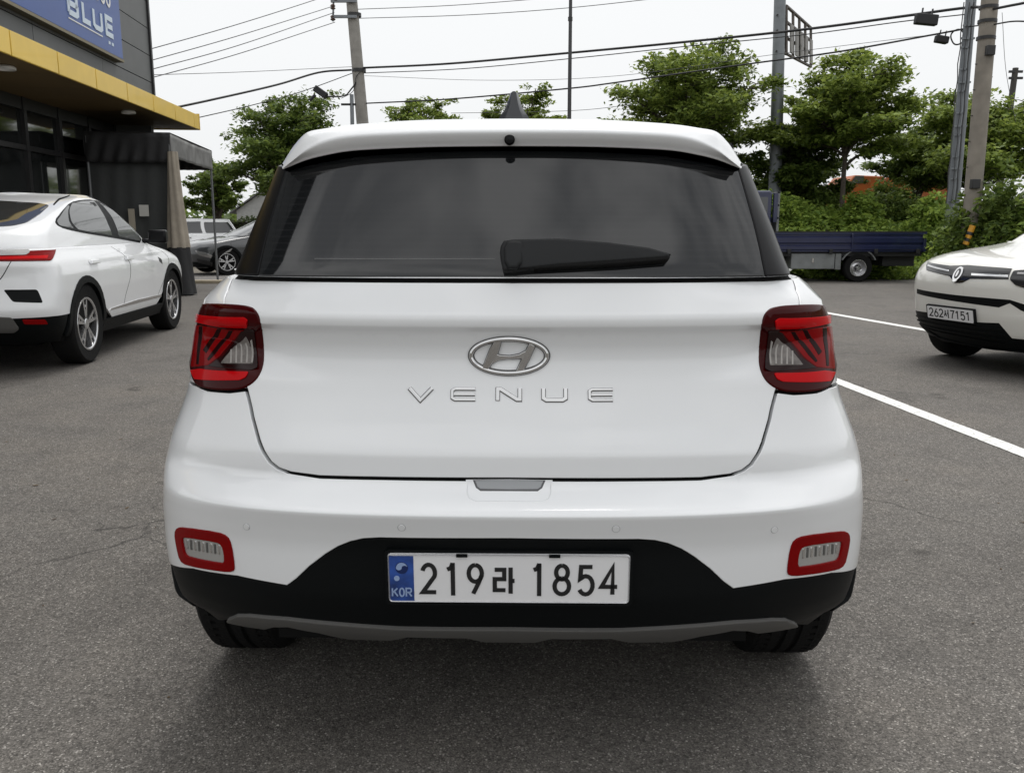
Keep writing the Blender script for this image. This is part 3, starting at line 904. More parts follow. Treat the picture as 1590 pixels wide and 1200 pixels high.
# bumper lamps
fr = chaikin([(273, 829), (277, 821.5), (288, 821), (341, 828), (357, 834), (363.5, 848), (368.5, 883), (366, 890), (348, 890), (293, 881), (282, 874), (276, 850)], 1)
inn = chaikin([(284.5, 836), (292, 835), (340, 842), (349, 847.5), (353, 862), (353.5, 876), (348, 878.5), (297, 869), (290, 864), (286, 848)], 1)
for sg in (1, -1):
    f = (lambda q: q) if sg > 0 else mir
    fo_, fi_ = G(fr), G(inn)
    bz = panel('bumper_lamp', LOW, f(fo_), REDMID, hero, off=.005, grid=.012, ds=.006, roll=.003, skirt=.014, holes=[f(fi_)])
    ln = panel('clear_lens', LOW, f(fi_), LENSW, bz, off=.0005, gap=-.0005, grid=.008, ds=.006, roll=.0005, skirt=.004)
    rb = MB()
    for k in range(9):
        x = 291 + k * 6.3
        y0 = 840 + k * 1.0
        panel('lens_rib', LOW, f(G([(x, y0), (x + 2.6, y0 + .3), (x + 3.4, y0 + 15), (x + 1.0, y0 + 15)])), CHROME if k % 2 == 0 else SKID, bz, off=.0025, grid=.01, ds=.006, roll=.0005, skirt=.003)
# parking sensors
def disc_uv(c, r, n=20, su=1.0): return [(c[0] + r * math.cos(2 * PI * k / n) * su, c[1] + r * math.sin(2 * PI * k / n)) for k in range(n)]
for px in (386.5, 630):
    c = g(px, 820)
    for sg in (1, -1):
        cc = (c[0] * sg, c[1])
        ps = panel('parking_sensor', LOW, disc_uv(cc, .0088), mat('sensor rim', (.34, .35, .36), rough=.5), hero, off=.0003, grid=.01, roll=.0003, skirt=.002)
        panel('sensor_cap', LOW, disc_uv(cc, .0078), WHITE, ps, off=.0016, grid=.01, roll=.0012, skirt=.002)
# handle recess and pocket
rec = [(0, g(790, 744)[1])] + G([(729, 744.5)]) + G([(729, 766), (733, 775), (744, 778.5)]) + [(0, g(790, 778.5)[1])]
rec = sorted(rec, key=lambda p: 0)
panel('handle_recess', LOW, sym([rec[-1]] + rec[1:-1][::-1] + [rec[0]]), WHITE, hero, off=-.0045, grid=.012, ds=.008, roll=.001, skirt=.006)
pk = [(0, g(790, 759)[1])] + G([(752, 758.5), (747, 755), (743, 745.5)]) + [(0, g(790, 744.5)[1])]
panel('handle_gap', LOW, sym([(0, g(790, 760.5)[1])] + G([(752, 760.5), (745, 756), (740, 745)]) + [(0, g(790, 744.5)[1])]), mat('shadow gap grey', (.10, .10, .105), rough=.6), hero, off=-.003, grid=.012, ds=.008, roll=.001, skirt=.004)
panel('handle_pad', LOW, sym(pk), mat('grey handle pad', (.30, .31, .32), rough=.45), hero, off=-.001, grid=.012, ds=.008, roll=.003, skirt=.01)

# badge and letters
def badge_frame(px, py):
    u, v = LOW.hit(px + 3.0, py, HM); return frame_at(LOW, u, v)
bp, bx, bz_, bn = badge_frame(791, 552)
SC_B = 0.00148 * (1 / 1.0)
mpp = 0.122 / 122.0                                   # metres per picture point at the badge, set below
dep = (YR + bp[1]) * math.cos(PITCH) + (CAM_H - bp[2]) * math.sin(PITCH)
mpp = dep / FPX
ez = 1.02
bu, bv_ = LOW.hit(794, 552, HM); UX = float(np.linalg.norm(LOW.ev(np.array([.05]), np.array([bv_]))[0][0] - LOW.ev(np.array([.0]), np.array([bv_]))[0][0]) / .05)
def bf(a, b, h):
    p, n = LOW.ev(np.array([bu + a / UX]), np.array([bv_ + b * ez])); return Vector(p[0] + bn * (h + .0015))
em = MB()
A_, B_ = 59.0 * mpp, 26.2 * mpp

N = 64; tube = [bf(A_ * math.cos(2 * PI * k / N), B_ * math.sin(2 * PI * k / N), .003) for k in range(N)]
vs = []; fs = []
M_ = 8
for k in range(N):
    c = np.array(tube[k]); a = 2 * PI * k / N
    out = bx * math.cos(a) * .7 + bz_ * math.sin(a); out = out / np.linalg.norm(out)
    for j in range(M_):
        q = 2 * PI * j / M_
        wd = .0056 * (1 - .15 * abs(math.cos(a)))
        vs.append(tuple(c + out * math.cos(q) * wd + bn * math.sin(q) * .0038))
for k in range(N):
    for j in range(M_): fs.append((k * M_ + j, k * M_ + (j + 1) % M_, ((k + 1) % N) * M_ + (j + 1) % M_, ((k + 1) % N) * M_ + j))
em.add(vs, fs)
zx = lambda x, y: ((x - 757) / 3.975 * mpp, (208 - y) / 3.975 * mpp)
for poly in ([(590, 288), (628, 293), (690, 190), (710, 118), (672, 110), (640, 165)], [(798, 306), (846, 296), (880, 235), (918, 150), (884, 128), (848, 200)],
             [(672, 192), (700, 204), (760, 208), (818, 198), (868, 172), (850, 226), (815, 226), (745, 228), (690, 236), (645, 262)]):
    em.prism([zx(*p) for p in poly], .0005, .0062, bf)
emb = em.build('emblem', BADGE, hero, smooth=30)
bv = emb.modifiers.new('bevel', 'BEVEL'); bv.width = .0012; bv.segments = 2; bv.limit_method = 'ANGLE'; bv.angle_limit = rad(50)
mb = MB()  # slightly larger dark outline, paints the reflections round the emblem's edges
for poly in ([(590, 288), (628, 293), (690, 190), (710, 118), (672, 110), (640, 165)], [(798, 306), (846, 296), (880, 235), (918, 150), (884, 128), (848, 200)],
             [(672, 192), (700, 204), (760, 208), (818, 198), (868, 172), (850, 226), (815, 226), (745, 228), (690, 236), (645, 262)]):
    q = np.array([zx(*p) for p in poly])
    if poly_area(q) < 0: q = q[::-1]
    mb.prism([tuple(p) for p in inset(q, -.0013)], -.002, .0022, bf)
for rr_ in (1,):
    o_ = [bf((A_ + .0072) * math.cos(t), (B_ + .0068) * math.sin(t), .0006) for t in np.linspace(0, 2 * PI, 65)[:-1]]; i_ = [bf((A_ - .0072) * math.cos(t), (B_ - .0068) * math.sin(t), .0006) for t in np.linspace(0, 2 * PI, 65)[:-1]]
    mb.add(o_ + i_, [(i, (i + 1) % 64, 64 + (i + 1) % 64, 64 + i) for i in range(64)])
mb.build('emblem_edge_reflection', BADGE_REFL, emb)
LW, LH = 36 * mpp, 19.5 * mpp
LET = {'V': [[(0, 1), (.5, .02), (1, 1)]], 'E': [[(1, .93), (.12, .93), (0, .8), (0, .2), (.12, .07), (1, .07)], [(.06, .5), (.98, .5)]],
       'N': [[(.02, 0), (.02, .92), (.14, .92), (.84, .1), (.97, .1), (.97, 1)]], 'U': [[(.02, 1), (.02, .2), (.14, .06), (.84, .06), (.97, .2), (.97, 1)]]}
for ch, cx_ in (('V', 653.5), ('E', 721), ('N', 791), ('U', 862), ('E', 934)):
    lp, lx, lz, ln_ = badge_frame(cx_, 612.5)
    mb = MB()
    for pl in LET[ch]:
        P = [((a - .5) * LW, (b - .5) * LH) for a, b in pl]
        L_, R_ = stroke_poly(P, .0078 if ch != 'E' else .0058)
        n_ = len(P); vs = []
        for lst, hgt in ((L_, .003), (R_, .003), (L_, -.002), (R_, -.002)):
            vs += [Vector(lp + lx * q[0] + lz * q[1] + ln_ * hgt) for q in lst]
        fs = []
        for i in range(n_ - 1): fs += [(i, i + 1, n_ + i + 1, n_ + i), (i, 2 * n_ + i, 2 * n_ + i + 1, i + 1), (n_ + i, n_ + i + 1, 3 * n_ + i + 1, 3 * n_ + i)]
        fs += [(0, n_, 3 * n_, 2 * n_), (n_ - 1, 3 * n_ - 1, 4 * n_ - 1, 2 * n_ - 1)]
        mb.add(vs, fs)
    o = mb.build('letter', BADGE, hero)
    mb2 = MB()  # wider dark copy of the letter, paints the dark reflections at its edges
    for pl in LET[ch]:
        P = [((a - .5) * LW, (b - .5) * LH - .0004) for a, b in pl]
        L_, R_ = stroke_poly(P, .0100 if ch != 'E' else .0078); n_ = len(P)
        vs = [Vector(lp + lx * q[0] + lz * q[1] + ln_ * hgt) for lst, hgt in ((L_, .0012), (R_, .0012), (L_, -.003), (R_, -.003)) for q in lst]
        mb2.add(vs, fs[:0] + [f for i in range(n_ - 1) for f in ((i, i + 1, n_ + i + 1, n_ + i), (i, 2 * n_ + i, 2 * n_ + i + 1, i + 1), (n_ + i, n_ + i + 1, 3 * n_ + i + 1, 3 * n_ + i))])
    mb2.build('letter_edge_reflection', BADGE_REFL, o)
    bv = o.modifiers.new('bevel', 'BEVEL'); bv.width = .0011; bv.segments = 2; bv.limit_method = 'ANGLE'; bv.angle_limit = rad(50)

# number plate
pz = at(791, 895, YR + .03).z
PP, PX_, PZ_, PN = frame_at(LOW, 0.0, pz)
PZ_ = PZ_ * 1.0
KU = .522 / 1456.0
def pf(a, b, h): return Vector(PP + PX_ * a + PZ_ * b + PN * (h + .006))
def zu(x, y): return ((x - 780) * KU, (637 - y) * KU)
MB().prism(roundpoly([(-.268, -.066), (.268, -.066), (.268, .063), (-.268, .063)], .012), -.03, -.003, pf).build('plate_holder', BLACKPL, hero, smooth=40)
PLATEW = mat('number plate white', (.78, .78, .79), rough=.4, coat=.2)
plate = MB().prism(roundpoly([(-.261, -.0565), (.261, -.0565), (.261, .0565), (-.261, .0565)], .009, 6), -.003, .001, pf).build('number_plate', PLATEW, hero, smooth=40)
INK = mat('plate ink', (.010, .010, .011), rough=.5)
ring_o = roundpoly([(-.261, -.0565), (.261, -.0565), (.261, .0565), (-.261, .0565)], .009, 6); ring_i = roundpoly([(-.2575, -.053), (.2575, -.053), (.2575, .053), (-.2575, .053)], .007, 6)
mb = MB(); n_ = len(ring_o)
vs = [pf(a, b, .001) for a, b in ring_o] + [pf(a, b, .004) for a, b in [((p[0] + q[0]) / 2, (p[1] + q[1]) / 2) for p, q in zip(ring_o, ring_i)]] + [pf(a, b, .0012) for a, b in ring_i]
fs = []
for i in range(n_):
    j = (i + 1) % n_
    fs += [(i, j, n_ + j, n_ + i), (n_ + i, n_ + j, 2 * n_ + j, 2 * n_ + i)]
mb.add(vs, fs).build('plate_rim', mat('plate rim', (.55, .55, .56), rough=.25, metal=.6), plate, smooth=60)
BLUEB = mat('plate blue band', (.018, .060, .26), rough=.3, coat=.3, var=.8, vscale=16)
MB().prism([zu(62, 785), zu(208, 785), zu(208, 493), zu(62, 493)], .0008, .0018, pf).build('blue_band', BLUEB, plate)
sym_m = mat('plate pale print', (.28, .38, .60), rough=.4)
mb = MB(); c = zu(137, 570); r = 38 * KU
mb.prism([(c[0] + r * math.cos(2 * PI * k / 24), c[1] + r * math.sin(2 * PI * k / 24)) for k in range(24)], .0016, .0024, pf)
mb.build('band_emblem', mat('band emblem blue', (.006, .02, .10), rough=.3), plate, smooth=40)
mb = MB()
mb.prism([(c[0] + r * .9 * math.cos(a), c[1] + r * .9 * math.sin(a)) for a in np.linspace(.2, PI + .2, 12)] + [(c[0] - r * .45 + r * .45 * math.cos(a), c[1] + r * .0 + r * .38 * math.sin(a)) for a in np.linspace(PI, 2 * PI, 8)][1:-1] + [(c[0] + r * .45 + r * .45 * math.cos(a), c[1] + r * .1 + r * .30 * math.sin(a)) for a in np.linspace(PI, 0, 8)][1:-1], .0022, .0028, pf)
c2 = zu(105, 638)
mb.prism([(c2[0] + 17 * KU * math.cos(2 * PI * k / 14), c2[1] + 17 * KU * math.sin(2 * PI * k / 14)) for k in range(14)], .0016, .0026, pf)
GLYPH['K'] = [[(0, 1), (0, 0)], [(.52, 1), (.04, .45)], [(.2, .6), (.55, 0)]]; GLYPH['O'] = GLYPH['0']; GLYPH['R'] = [[(0, 0), (0, 1), (.4, 1), (.52, .9), (.52, .62), (.4, .5), (.02, .5)], [(.25, .5), (.55, 0)]]
for ch, x in (('K', 76), ('O', 118), ('R', 160)):
    a, b = zu(x, 755); glyph(mb, ch, a, b, 58 * KU, 52 * KU, 9 * KU, pf, .0016, .0026)
mb.build('band_print', sym_m, plate)
for ch, x0, x1 in (('2', 243, 357), ('1', 392, 462), ('9', 520, 638), ('ra', 683, 818), ('1', 912, 982), ('8', 1038, 1162), ('5', 1185, 1305), ('4', 1322, 1446)):
    mb = MB()
    yb, yt = (740, 554) if ch == 'ra' else (748, 536)
    uw = {'1': .33, 'ra': 1.0}.get(ch, .56)
    sw = 26 * KU
    a, b = zu(x0, yb); wdt = (x1 - x0) * KU - sw; a += sw / 2
    bb = b + (sw / 2 if ch != '1' else 0)
    glyph(mb, ch, a, bb, wdt / uw if ch != 'ra' else wdt + sw * .4, (yb - yt) * KU - (sw if ch not in '1' else 0), sw, pf, .0008, .0022)
    mb.build('plate_character', INK, plate)
for x in (500, 1055):
    a, b = zu(x, 487); MB().box(-.012, .012, -.003, .003, -.003, .003, Matrix.Translation(pf(a, b, .003))).build('plate_clip', BLACKPL, plate)

# wiper
wo = [(781.5, 388), (786, 380.5), (800, 378.5), (870, 377), (946, 383), (1006, 391), (1039.5, 400.5), (1038, 406.5), (961, 412), (871, 418), (800, 425), (786, 425.5), (784, 418), (780, 398)]
def gw_(lst): return [GRH.hit(px, py, HM) for px, py in lst]
WP = mat('wiper black', (.008, .009, .010), rough=.5, spec=.3)
wi = panel('wiper', GRH, gw_(wo), WP, hero, off=.040, grid=.02, ds=.008, roll=.006, skirt=.030, crown=(.010, .018))
panel('wiper_blade', GRH, gw_([(800, 412), (960, 404.5), (1036, 402), (1037, 408.5), (960, 415), (800, 423.5)]), RUBBER, wi, off=.028, grid=.02, ds=.01, roll=.002, skirt=.024)
panel('arm_joint', GRH, gw_(chaikin([(786, 384), (812, 383), (816, 392), (812, 424), (788, 424)], 1)), WP, wi, off=.042, grid=.02, ds=.006, roll=.006, skirt=.02)
panel('glass_reflection_line', GRH, [(-gw_([(1100, 402)])[0][0], gw_([(1100, 402)])[0][1] + .0009), (-.03, gw_([(800, 402)])[0][1] + .0009), (-.03, gw_([(800, 402)])[0][1] - .0004), (-gw_([(1100, 402)])[0][0], gw_([(1100, 402)])[0][1] - .0004)], mat('painted glass reflection', (.16, .16, .16), rough=.4), rear_window, off=.0004, grid=.05, roll=.0002, skirt=.0005)  # thin pale strip painted in for a reflection low across the glass

# wheels and underside
for x, sd in ((-.765, -1), (.765, 1)):
    for y in (AY, FY):
        make_wheel(hero, x, y, .325, .215, sd, style='twin', tread=(y < 1), rim_r=.22)
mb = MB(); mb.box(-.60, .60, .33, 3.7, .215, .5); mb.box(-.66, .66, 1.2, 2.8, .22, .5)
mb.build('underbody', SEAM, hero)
mb = MB(); mb.box(-.6, .6, AY - .05, AY + .05, .28, .36); mb.tube([(.42, .45, .33), (.42, 1.2, .30)], .05, 12); mb.build('rear_axle', DARKMETAL, hero)
for sg in (1, -1):
    mb = MB(); mb.box(sg * .80, sg * .98, 2.62, 2.72, 1.06, 1.20); mb.box(sg * .74, sg * .82, 2.66, 2.70, 1.08, 1.12)
    mb.build('wing_mirror', WHITE, hero, bevel=.02)
hero.rotation_euler = (0, 0, rad(-1.0)); hero.location = (-.0075, YR, 0)
# ================================================================== the other vehicles
def cap_between(name, rowP, m, parent, rise=.02):
    """closed lid over the top row of a half surface, gently crowned"""
    vs, fs = [], []
    n = len(rowP); T = np.linspace(-1, 1, 9)
    for p in rowP:
        for t in T: vs.append((p[0] * t, p[1], p[2] + rise * (1 - t * t)))
    for i in range(n - 1):
        for j in range(len(T) - 1):
            a = i * len(T) + j; fs.append((a, a + 1, a + len(T) + 1, a + len(T)))
    me = bpy.data.meshes.new(name); me.from_pydata(vs, [], fs); me.update(); fix_normals(me); me.shade_smooth()
    return link(name, me, m, parent)

def car_base(root, P, paint, wheel_style='twin', trim=True):
    """shell, glass house, arches, sills and wheels of a car; local y=0 is the rear bumper, +y the nose"""
    zs = np.linspace(P['z0'], P['belt'], 44)
    I = lambda t: smooth_profile(zs, t, .02)
    low = body_surf(zs, I(P['yr']), I(P['yf']), I(P['w']), P.get('Dr', .4), P.get('nr', 2.8), P.get('Df', .55), P.get('nf', 2.6), bow=.04, K=48, S=44)
    gz = np.linspace(P['belt'] - .03, P['top'], 40)
    J = lambda t: smooth_profile(gz, t, .02)
    grh = body_surf(gz, J(P['gyr']), J(P['gyf']), J(P['gw']), P.get('gDr', .35), P.get('gnr', 2.8), P.get('gDf', .35), 2.8, bow=.05, K=40, S=40)
    low.sheet('inner_body', SEAM, root, off=-.03)
    UYL = low.u_of_y
    ay, fy, az, ar, R = P['ay'], P['fy'], P['R'], P['R'] + P.get('arch', .085), P['R']
    zb = P.get('sill', .34)
    def apts(cy, z0, r, n=18):
        a0 = math.asin((z0 - az) / r); o = []
        for k in range(n + 1):
            a = (PI - a0) + (2 * a0 - PI) * k / n
            y, z = cy + r * math.cos(a), az + r * math.sin(a); o.append((UYL(y, z), z))
        return o
    zv = P.get('white_low', zb)
    um = low.us[-1]; b = P['belt']
    q = [(0, zv), (UYL(ay - ar - .12, zv), zv)] + apts(ay, max(zv, zb), ar) + [(UYL(ay + ar + .2, zb), zb), (UYL(fy - ar - .2, zb), zb)] + apts(fy, max(zv, zb), ar)
    zf = P.get('front_low', zv)
    q += [(UYL(fy + ar + .1, zf), zf), (um, zf), (um, b), (0, b)]
    mq = lambda q: [(-u, v) for u, v in q][::-1]
    both = lambda nm, s, q, m, **k: [panel(nm, s, q, m, root, **k), panel(nm, s, mq(q), m, root, **k)]
    both('body_side', low, q, paint, grid=P.get('grid', .045), ds=.022, roll=.003, skirt=.02)
    if trim:
        lo = [(0, zv - .004), (UYL(ay - ar - .02, zv), zv - .004), (UYL(ay - ar - .06, .3), P['z0'] + .02), (0, P['z0'] + .02)]
        both('bumper_trim', low, lo, BLACKPL, off=-.002, grid=.06, ds=.03, roll=.004, skirt=.03)
        lo = [(um, zf - .004), (UYL(fy + ar + .02, zf), zf - .004), (UYL(fy + ar + .06, .3), P['z0'] + .02), (um, P['z0'] + .02)]
        both('front_trim', low, lo, BLACKPL, off=-.002, grid=.06, ds=.03, roll=.004, skirt=.03)
        for cy in (ay, fy):
            both('wheel_arch_trim', low, apts(cy, P['R'] - .06, ar + .01) + apts(cy, P['R'] - .06, ar - .055)[::-1], BLACKPL, off=.01, grid=.06, ds=.025, roll=.004, skirt=.06)
        y0, y1 = ay + ar - .02, fy - ar + .02
        both('sill_trim', low, [(UYL(y0, zb), zb), (UYL(y1, zb), zb), (UYL(y1, .24), .24), (UYL(y0, .24), .24)], BLACKPL, off=.012, grid=.06, ds=.04, roll=.006, skirt=.03)
    grh.sheet('cabin_shell', paint, root)
    cap_between('roof', grh.P[-1], paint, root, P.get('crown', .025))
    # ledge between body and glass house
    A = low.P[-1]; vs = []; fs = []
    for j in range(len(A)):
        k = np.argmin(np.linalg.norm(grh.P[0][:, :2] - A[j, :2], axis=1)); B = grh.P[0][k]
        vs += [(A[j, 0], A[j, 1], A[j, 2] - .002), (B[0], B[1], b + .006)]
    n = len(vs); vs += [(-x, y, z) for x, y, z in vs]
    for j in range(len(A) - 1):
        fs += [(2 * j, 2 * j + 1, 2 * j + 3, 2 * j + 2), (n + 2 * j, n + 2 * j + 2, n + 2 * j + 3, n + 2 * j + 1)]
    MB().add(vs, fs).build('waist_ledge', paint, root, smooth=50)
    gu = grh.u_of_y
    for outl in P['windows']:
        q = roundpoly([(gu(y, z), z) for y, z in outl], .035)
        both('side_window', grh, q, SIDEGLASS, off=.004, grid=.06, ds=.025, roll=.003, skirt=.008)
    ue = grh.us[-1]
    if 'screen' in P:
        both('windscreen', grh, [(ue, z) if y is None else (gu(y, z), z) for y, z in P['screen']], SIDEGLASS, off=.004, grid=.07, ds=.04, roll=.002, skirt=.008)
    if 'rear_glass' in P:
        both('rear_window', grh, [(0, z) if y is None else (gu(y, z), z) for y, z in P['rear_glass']], SIDEGLASS, off=.004, grid=.07, ds=.03, roll=.002, skirt=.008)
    for y0 in P.get('seams', ()):
        q = [(UYL(y0, zb + .08), zb + .08), (UYL(y0 + .006, zb + .08), zb + .08), (UYL(y0 + .006, b - .01), b - .01), (UYL(y0, b - .01), b - .01)]
        both('door_seam', low, q, SEAM, off=.0015, grid=.08, ds=.05, roll=.0005, skirt=.003)
    for y0 in P.get('handles', ()):
        z0 = P.get('handle_z', .88)
        q = roundpoly([(UYL(y0, z0), z0), (UYL(y0 + .2, z0), z0), (UYL(y0 + .2, z0 + .035), z0 + .035), (UYL(y0, z0 + .035), z0 + .035)], .014)
        both('door_handle', low, q, paint, off=.035, grid=.03, ds=.015, roll=.008, skirt=.026)
    for sg in (1, -1):
        for y in (ay, fy):
            make_wheel(root, sg * (P['track'] - .11), y, R, .225, sg, style=wheel_style)
    MB().box(-.6, .6, .5, P['fy'] + .5, .22, .5).build('underbody', SEAM, root)
    yM = P.get('mirror_y', 3.0); wB = float(np.interp(P['belt'], zs, I(P['w'])))
    for sg in (1, -1):
        mb = MB(); x0 = wB
        mb.box(sg * (x0 + .04), sg * (x0 + .24), yM - .03, yM + .09, b + .0, b + .15); mb.box(sg * (x0 - .06), sg * (x0 + .06), yM, yM + .05, b + .0, b + .05)
        mb.build('wing_mirror', P.get('mirror_mat', paint), root, bevel=.03)
    return low, grh

def tracer(s, M, mirror_to=None):
    def one(px, py):
        r = s.hit(px, py, M); k = 0
        cx, cy = TR_C
        while r is None and k < 80:
            k += 1; t = k / 80; r = s.hit(px + (cx - px) * t, py + (cy - py) * t, M)
        return r
    return lambda lst: [one(*p) for p in lst]
TR_C = (100, 430)

# ------- white coupe-shaped SUV at the left, its right flank to us
XL = (-4.73, 7.03, 0); XR = rad(5.4)
coupe = thing('parked_car', 'white coupe-roofed SUV with dark windows parked before the shopfront', 'car', XL, XR)
XP = dict(grid=.028, z0=.24, belt=1.06, top=1.565,
          yr=[(.24, .25), (.4, .06), (.55, .0), (.72, .04), (.86, .05), (.95, .03), (1.06, .10)],
          yf=[(.24, 4.40), (.45, 4.55), (.75, 4.53), (.88, 4.40), (.97, 4.05), (1.06, 3.45)],
          w=[(.24, .84), (.4, .90), (.7, .915), (.85, .905), (.95, .88), (1.06, .815)],
          gyr=[(1.03, .16), (1.1, .18), (1.2, .26), (1.28, .44), (1.4, .86), (1.5, 1.28), (1.565, 1.72)], gyf=[(1.03, 3.50), (1.2, 3.22), (1.4, 2.85), (1.52, 2.66), (1.565, 2.56)],
          gw=[(1.03, .80), (1.2, .755), (1.35, .695), (1.48, .62), (1.54, .55), (1.565, .47)], gDr=.30, gnr=2.6, gDf=.35, crown=.012,
          ay=.92, fy=3.64, R=.365, arch=.07, sill=.36, white_low=.50, front_low=.40, track=.90, mirror_y=2.98, mirror_mat=GLOSSBLK,
          windows=[],
          screen=[(None, 1.08), (3.22, 1.08), (2.66, 1.47), (None, 1.51)],
          seams=(1.86, 2.98), handles=(1.08, 2.05), handle_z=.90)
XLOW, XGRH = car_base(coupe, XP, WHITE)
XM = Matrix.Translation(XL) @ Matrix.Rotation(XR, 4, 'Z')
TR_C = (130, 340); tg_ = tracer(XGRH, XM)
mqx = lambda q: [(-u, v) for u, v in q][::-1]
DLO = chaikin([(84, 343), (97, 327), (109, 314), (126, 310.5), (144, 310), (160, 315.5), (180, 326.5), (207, 352), (223, 378), (200, 374), (176, 369.5), (118, 360), (91, 352.5)], 1)
PANES = [[(87.5, 343), (98, 328.5), (105.5, 319), (107, 322), (114, 355), (92, 350.5)], [(111, 316), (127, 313), (145, 312.5), (149, 317), (174, 366), (121, 357)], [(153, 315), (160, 318.5), (179, 329.5), (205, 354), (217, 374), (184, 367.5)]]
q = tg_(DLO)
for f in (lambda q: q, mqx):
    sr = panel('window_surround', XGRH, f(q), BLACKPL, coupe, off=.004, grid=.04, ds=.02, roll=.002, skirt=.008)
    for pn in PANES: panel('side_pane', XGRH, f(roundpoly(tg_(pn), .02)), LIGHTGLASS, sr, off=.0065, grid=.05, ds=.02, roll=.001, skirt=.004)
TR_C = (20, 335)
panel('rear_window', XGRH, tg_(roundpoly([(-60, 309), (0, 312), (60, 315.5), (78, 319), (62, 333), (42, 346), (20, 351), (-60, 356)], 6)), SIDEGLASS, coupe, off=.004, grid=.05, ds=.02, roll=.002, skirt=.008)
panel('roof_seam', XGRH, tg_([(82, 318), (92, 308), (108, 302.5), (109, 304), (93, 310.5), (84, 319)]), SEAM, coupe, off=.002, grid=.05, ds=.02, roll=.0005, skirt=.003)
TR_C = (95, 440); tx = tracer(XLOW, XM)
tl = panel('tail_lamp', XLOW, tx(roundpoly([(-60, 384), (0, 381), (66, 380), (86, 384), (85, 393), (80, 405), (0, 406), (-60, 405)], 4)), REDMID, coupe, off=.012, grid=.03, ds=.015, roll=.004, skirt=.02)
panel('clear_segment', XLOW, tx(roundpoly([(-10, 389), (44, 388), (46, 393), (40, 397), (-10, 398)], 2)), CLEAR, tl, off=.0145, grid=.03, ds=.015, roll=.001, skirt=.004)
panel('light_bar', XLOW, tx([(-10, 400.5), (74, 397.5), (72, 402.5), (-10, 404)]), REDBAR, tl, off=.0145, grid=.03, ds=.015, roll=.001, skirt=.004)
panel('bumper_vent', XLOW, tx(roundpoly([(5, 450), (58, 449.5), (67, 470.5), (20, 469)], 4)), BLACKPL, coupe, off=.003, grid=.03, ds=.015, roll=.003, skirt=.01)
panel('rear_reflector', XLOW, tx(roundpoly([(34, 496), (70, 496), (74, 503), (38, 503)], 2)), REDMID, coupe, off=.012, grid=.03, ds=.012, roll=.002, skirt=.01)
panel('exhaust_trim', XLOW, tx(roundpoly([(-20, 491), (18, 493), (30, 510), (22, 516), (-20, 516)], 3)), SKID, coupe, off=.012, grid=.03, ds=.012, roll=.004, skirt=.02)
panel('tailgate_seam', XLOW, tx([(51, 353), (50, 359), (33, 374), (32, 380), (30.6, 380), (31.6, 373), (48.4, 358.4), (49.6, 353)]), SEAM, coupe, off=.0012, grid=.05, ds=.01, roll=.0004, skirt=.003)
panel('tailgate_seam', XLOW, tx([(18, 406), (2, 433), (-12, 446), (-12, 444.5), (1, 431.6), (16.7, 406)]), SEAM, coupe, off=.0012, grid=.05, ds=.01, roll=.0004, skirt=.003)
q = [(XLOW.u_of_y(y, z), z) for y, z in ((1.45, .435), (3.15, .435), (3.12, .465), (2.3, .475), (1.5, .455))]
for f in (lambda q: q, mqx): panel('sill_strip', XLOW, f(q), CHROME, coupe, off=.008, grid=.05, ds=.03, roll=.003, skirt=.01)
panel('side_badge', XLOW, tx([(245, 399), (250, 402), (252, 410), (247, 405)]), GLOSSBLK, coupe, off=.003, grid=.03, ds=.012, roll=.001, skirt=.004)

# ------- ivory white SUV at the right, its nose to us
TLc = (7.82, 8.93, 0); TRt = rad(110)
ivory = thing('parked_car', 'creamy white SUV with winged badge facing the lot from the right', 'car', TLc, TRt)
TP = dict(grid=.020, z0=.22, belt=1.10, top=1.58,
          yr=[(.22, .15), (.5, 0), (.9, .05), (1.10, .10)], yf=[(.22, 4.02), (.34, 4.12), (.50, 4.17), (.66, 4.19), (.76, 4.20), (.84, 4.18), (.92, 4.12), (.97, 4.02), (1.02, 3.80), (1.06, 3.45), (1.10, 3.10)],
          w=[(.22, .82), (.4, .885), (.7, .90), (.9, .88), (1.0, .84), (1.10, .80)], gyr=[(1.07, .15), (1.58, .55)], gyf=[(1.07, 3.12), (1.58, 2.2)],
          gw=[(1.07, .79), (1.4, .70), (1.58, .60)], gDr=.3, gDf=.3, Df=.50, nf=2.6, ay=.85, fy=3.36, R=.335, arch=.07, sill=.34, white_low=.45, front_low=.34, track=.87, mirror_y=2.1,
          windows=[[(.6, 1.15), (1.5, 1.15), (1.5, 1.5), (.8, 1.5)], [(1.55, 1.15), (2.8, 1.15), (2.3, 1.5), (1.55, 1.5)]], screen=[(None, 1.12), (3.0, 1.12), (2.4, 1.5), (None, 1.53)], seams=(1.5, 2.9), handles=(1.6,))
TLOW, TGRH = car_base(ivory, TP, IVORY)
TLOW = TLOW.reversed()
TM = Matrix.Translation(TLc) @ Matrix.Rotation(TRt, 4, 'Z')
TR_C = (1500, 470); tt = tracer(TLOW, TM)
DK = mat('grille black', (.012, .012, .013), rough=.18, coat=.5)
band = panel('upper_grille', TLOW, tt([(1441, 407), (1476, 413), (1503, 412), (1572, 417), (1566, 434), (1507, 433), (1494, 439.5), (1483, 439.5), (1475, 429), (1439, 419.5)]), DK, ivory, off=.006, grid=.03, ds=.015, roll=.003, skirt=.01)
panel('chrome_strip', TLOW, tt([(1442, 411.5), (1474, 420), (1474, 422.5), (1441, 414)]), CHROME, band, off=.010, grid=.03, ds=.015, roll=.001, skirt=.005)
panel('chrome_strip', TLOW, tt([(1509, 425), (1566, 428), (1566, 431), (1509, 428.5)]), CHROME, band, off=.010, grid=.03, ds=.015, roll=.001, skirt=.005)
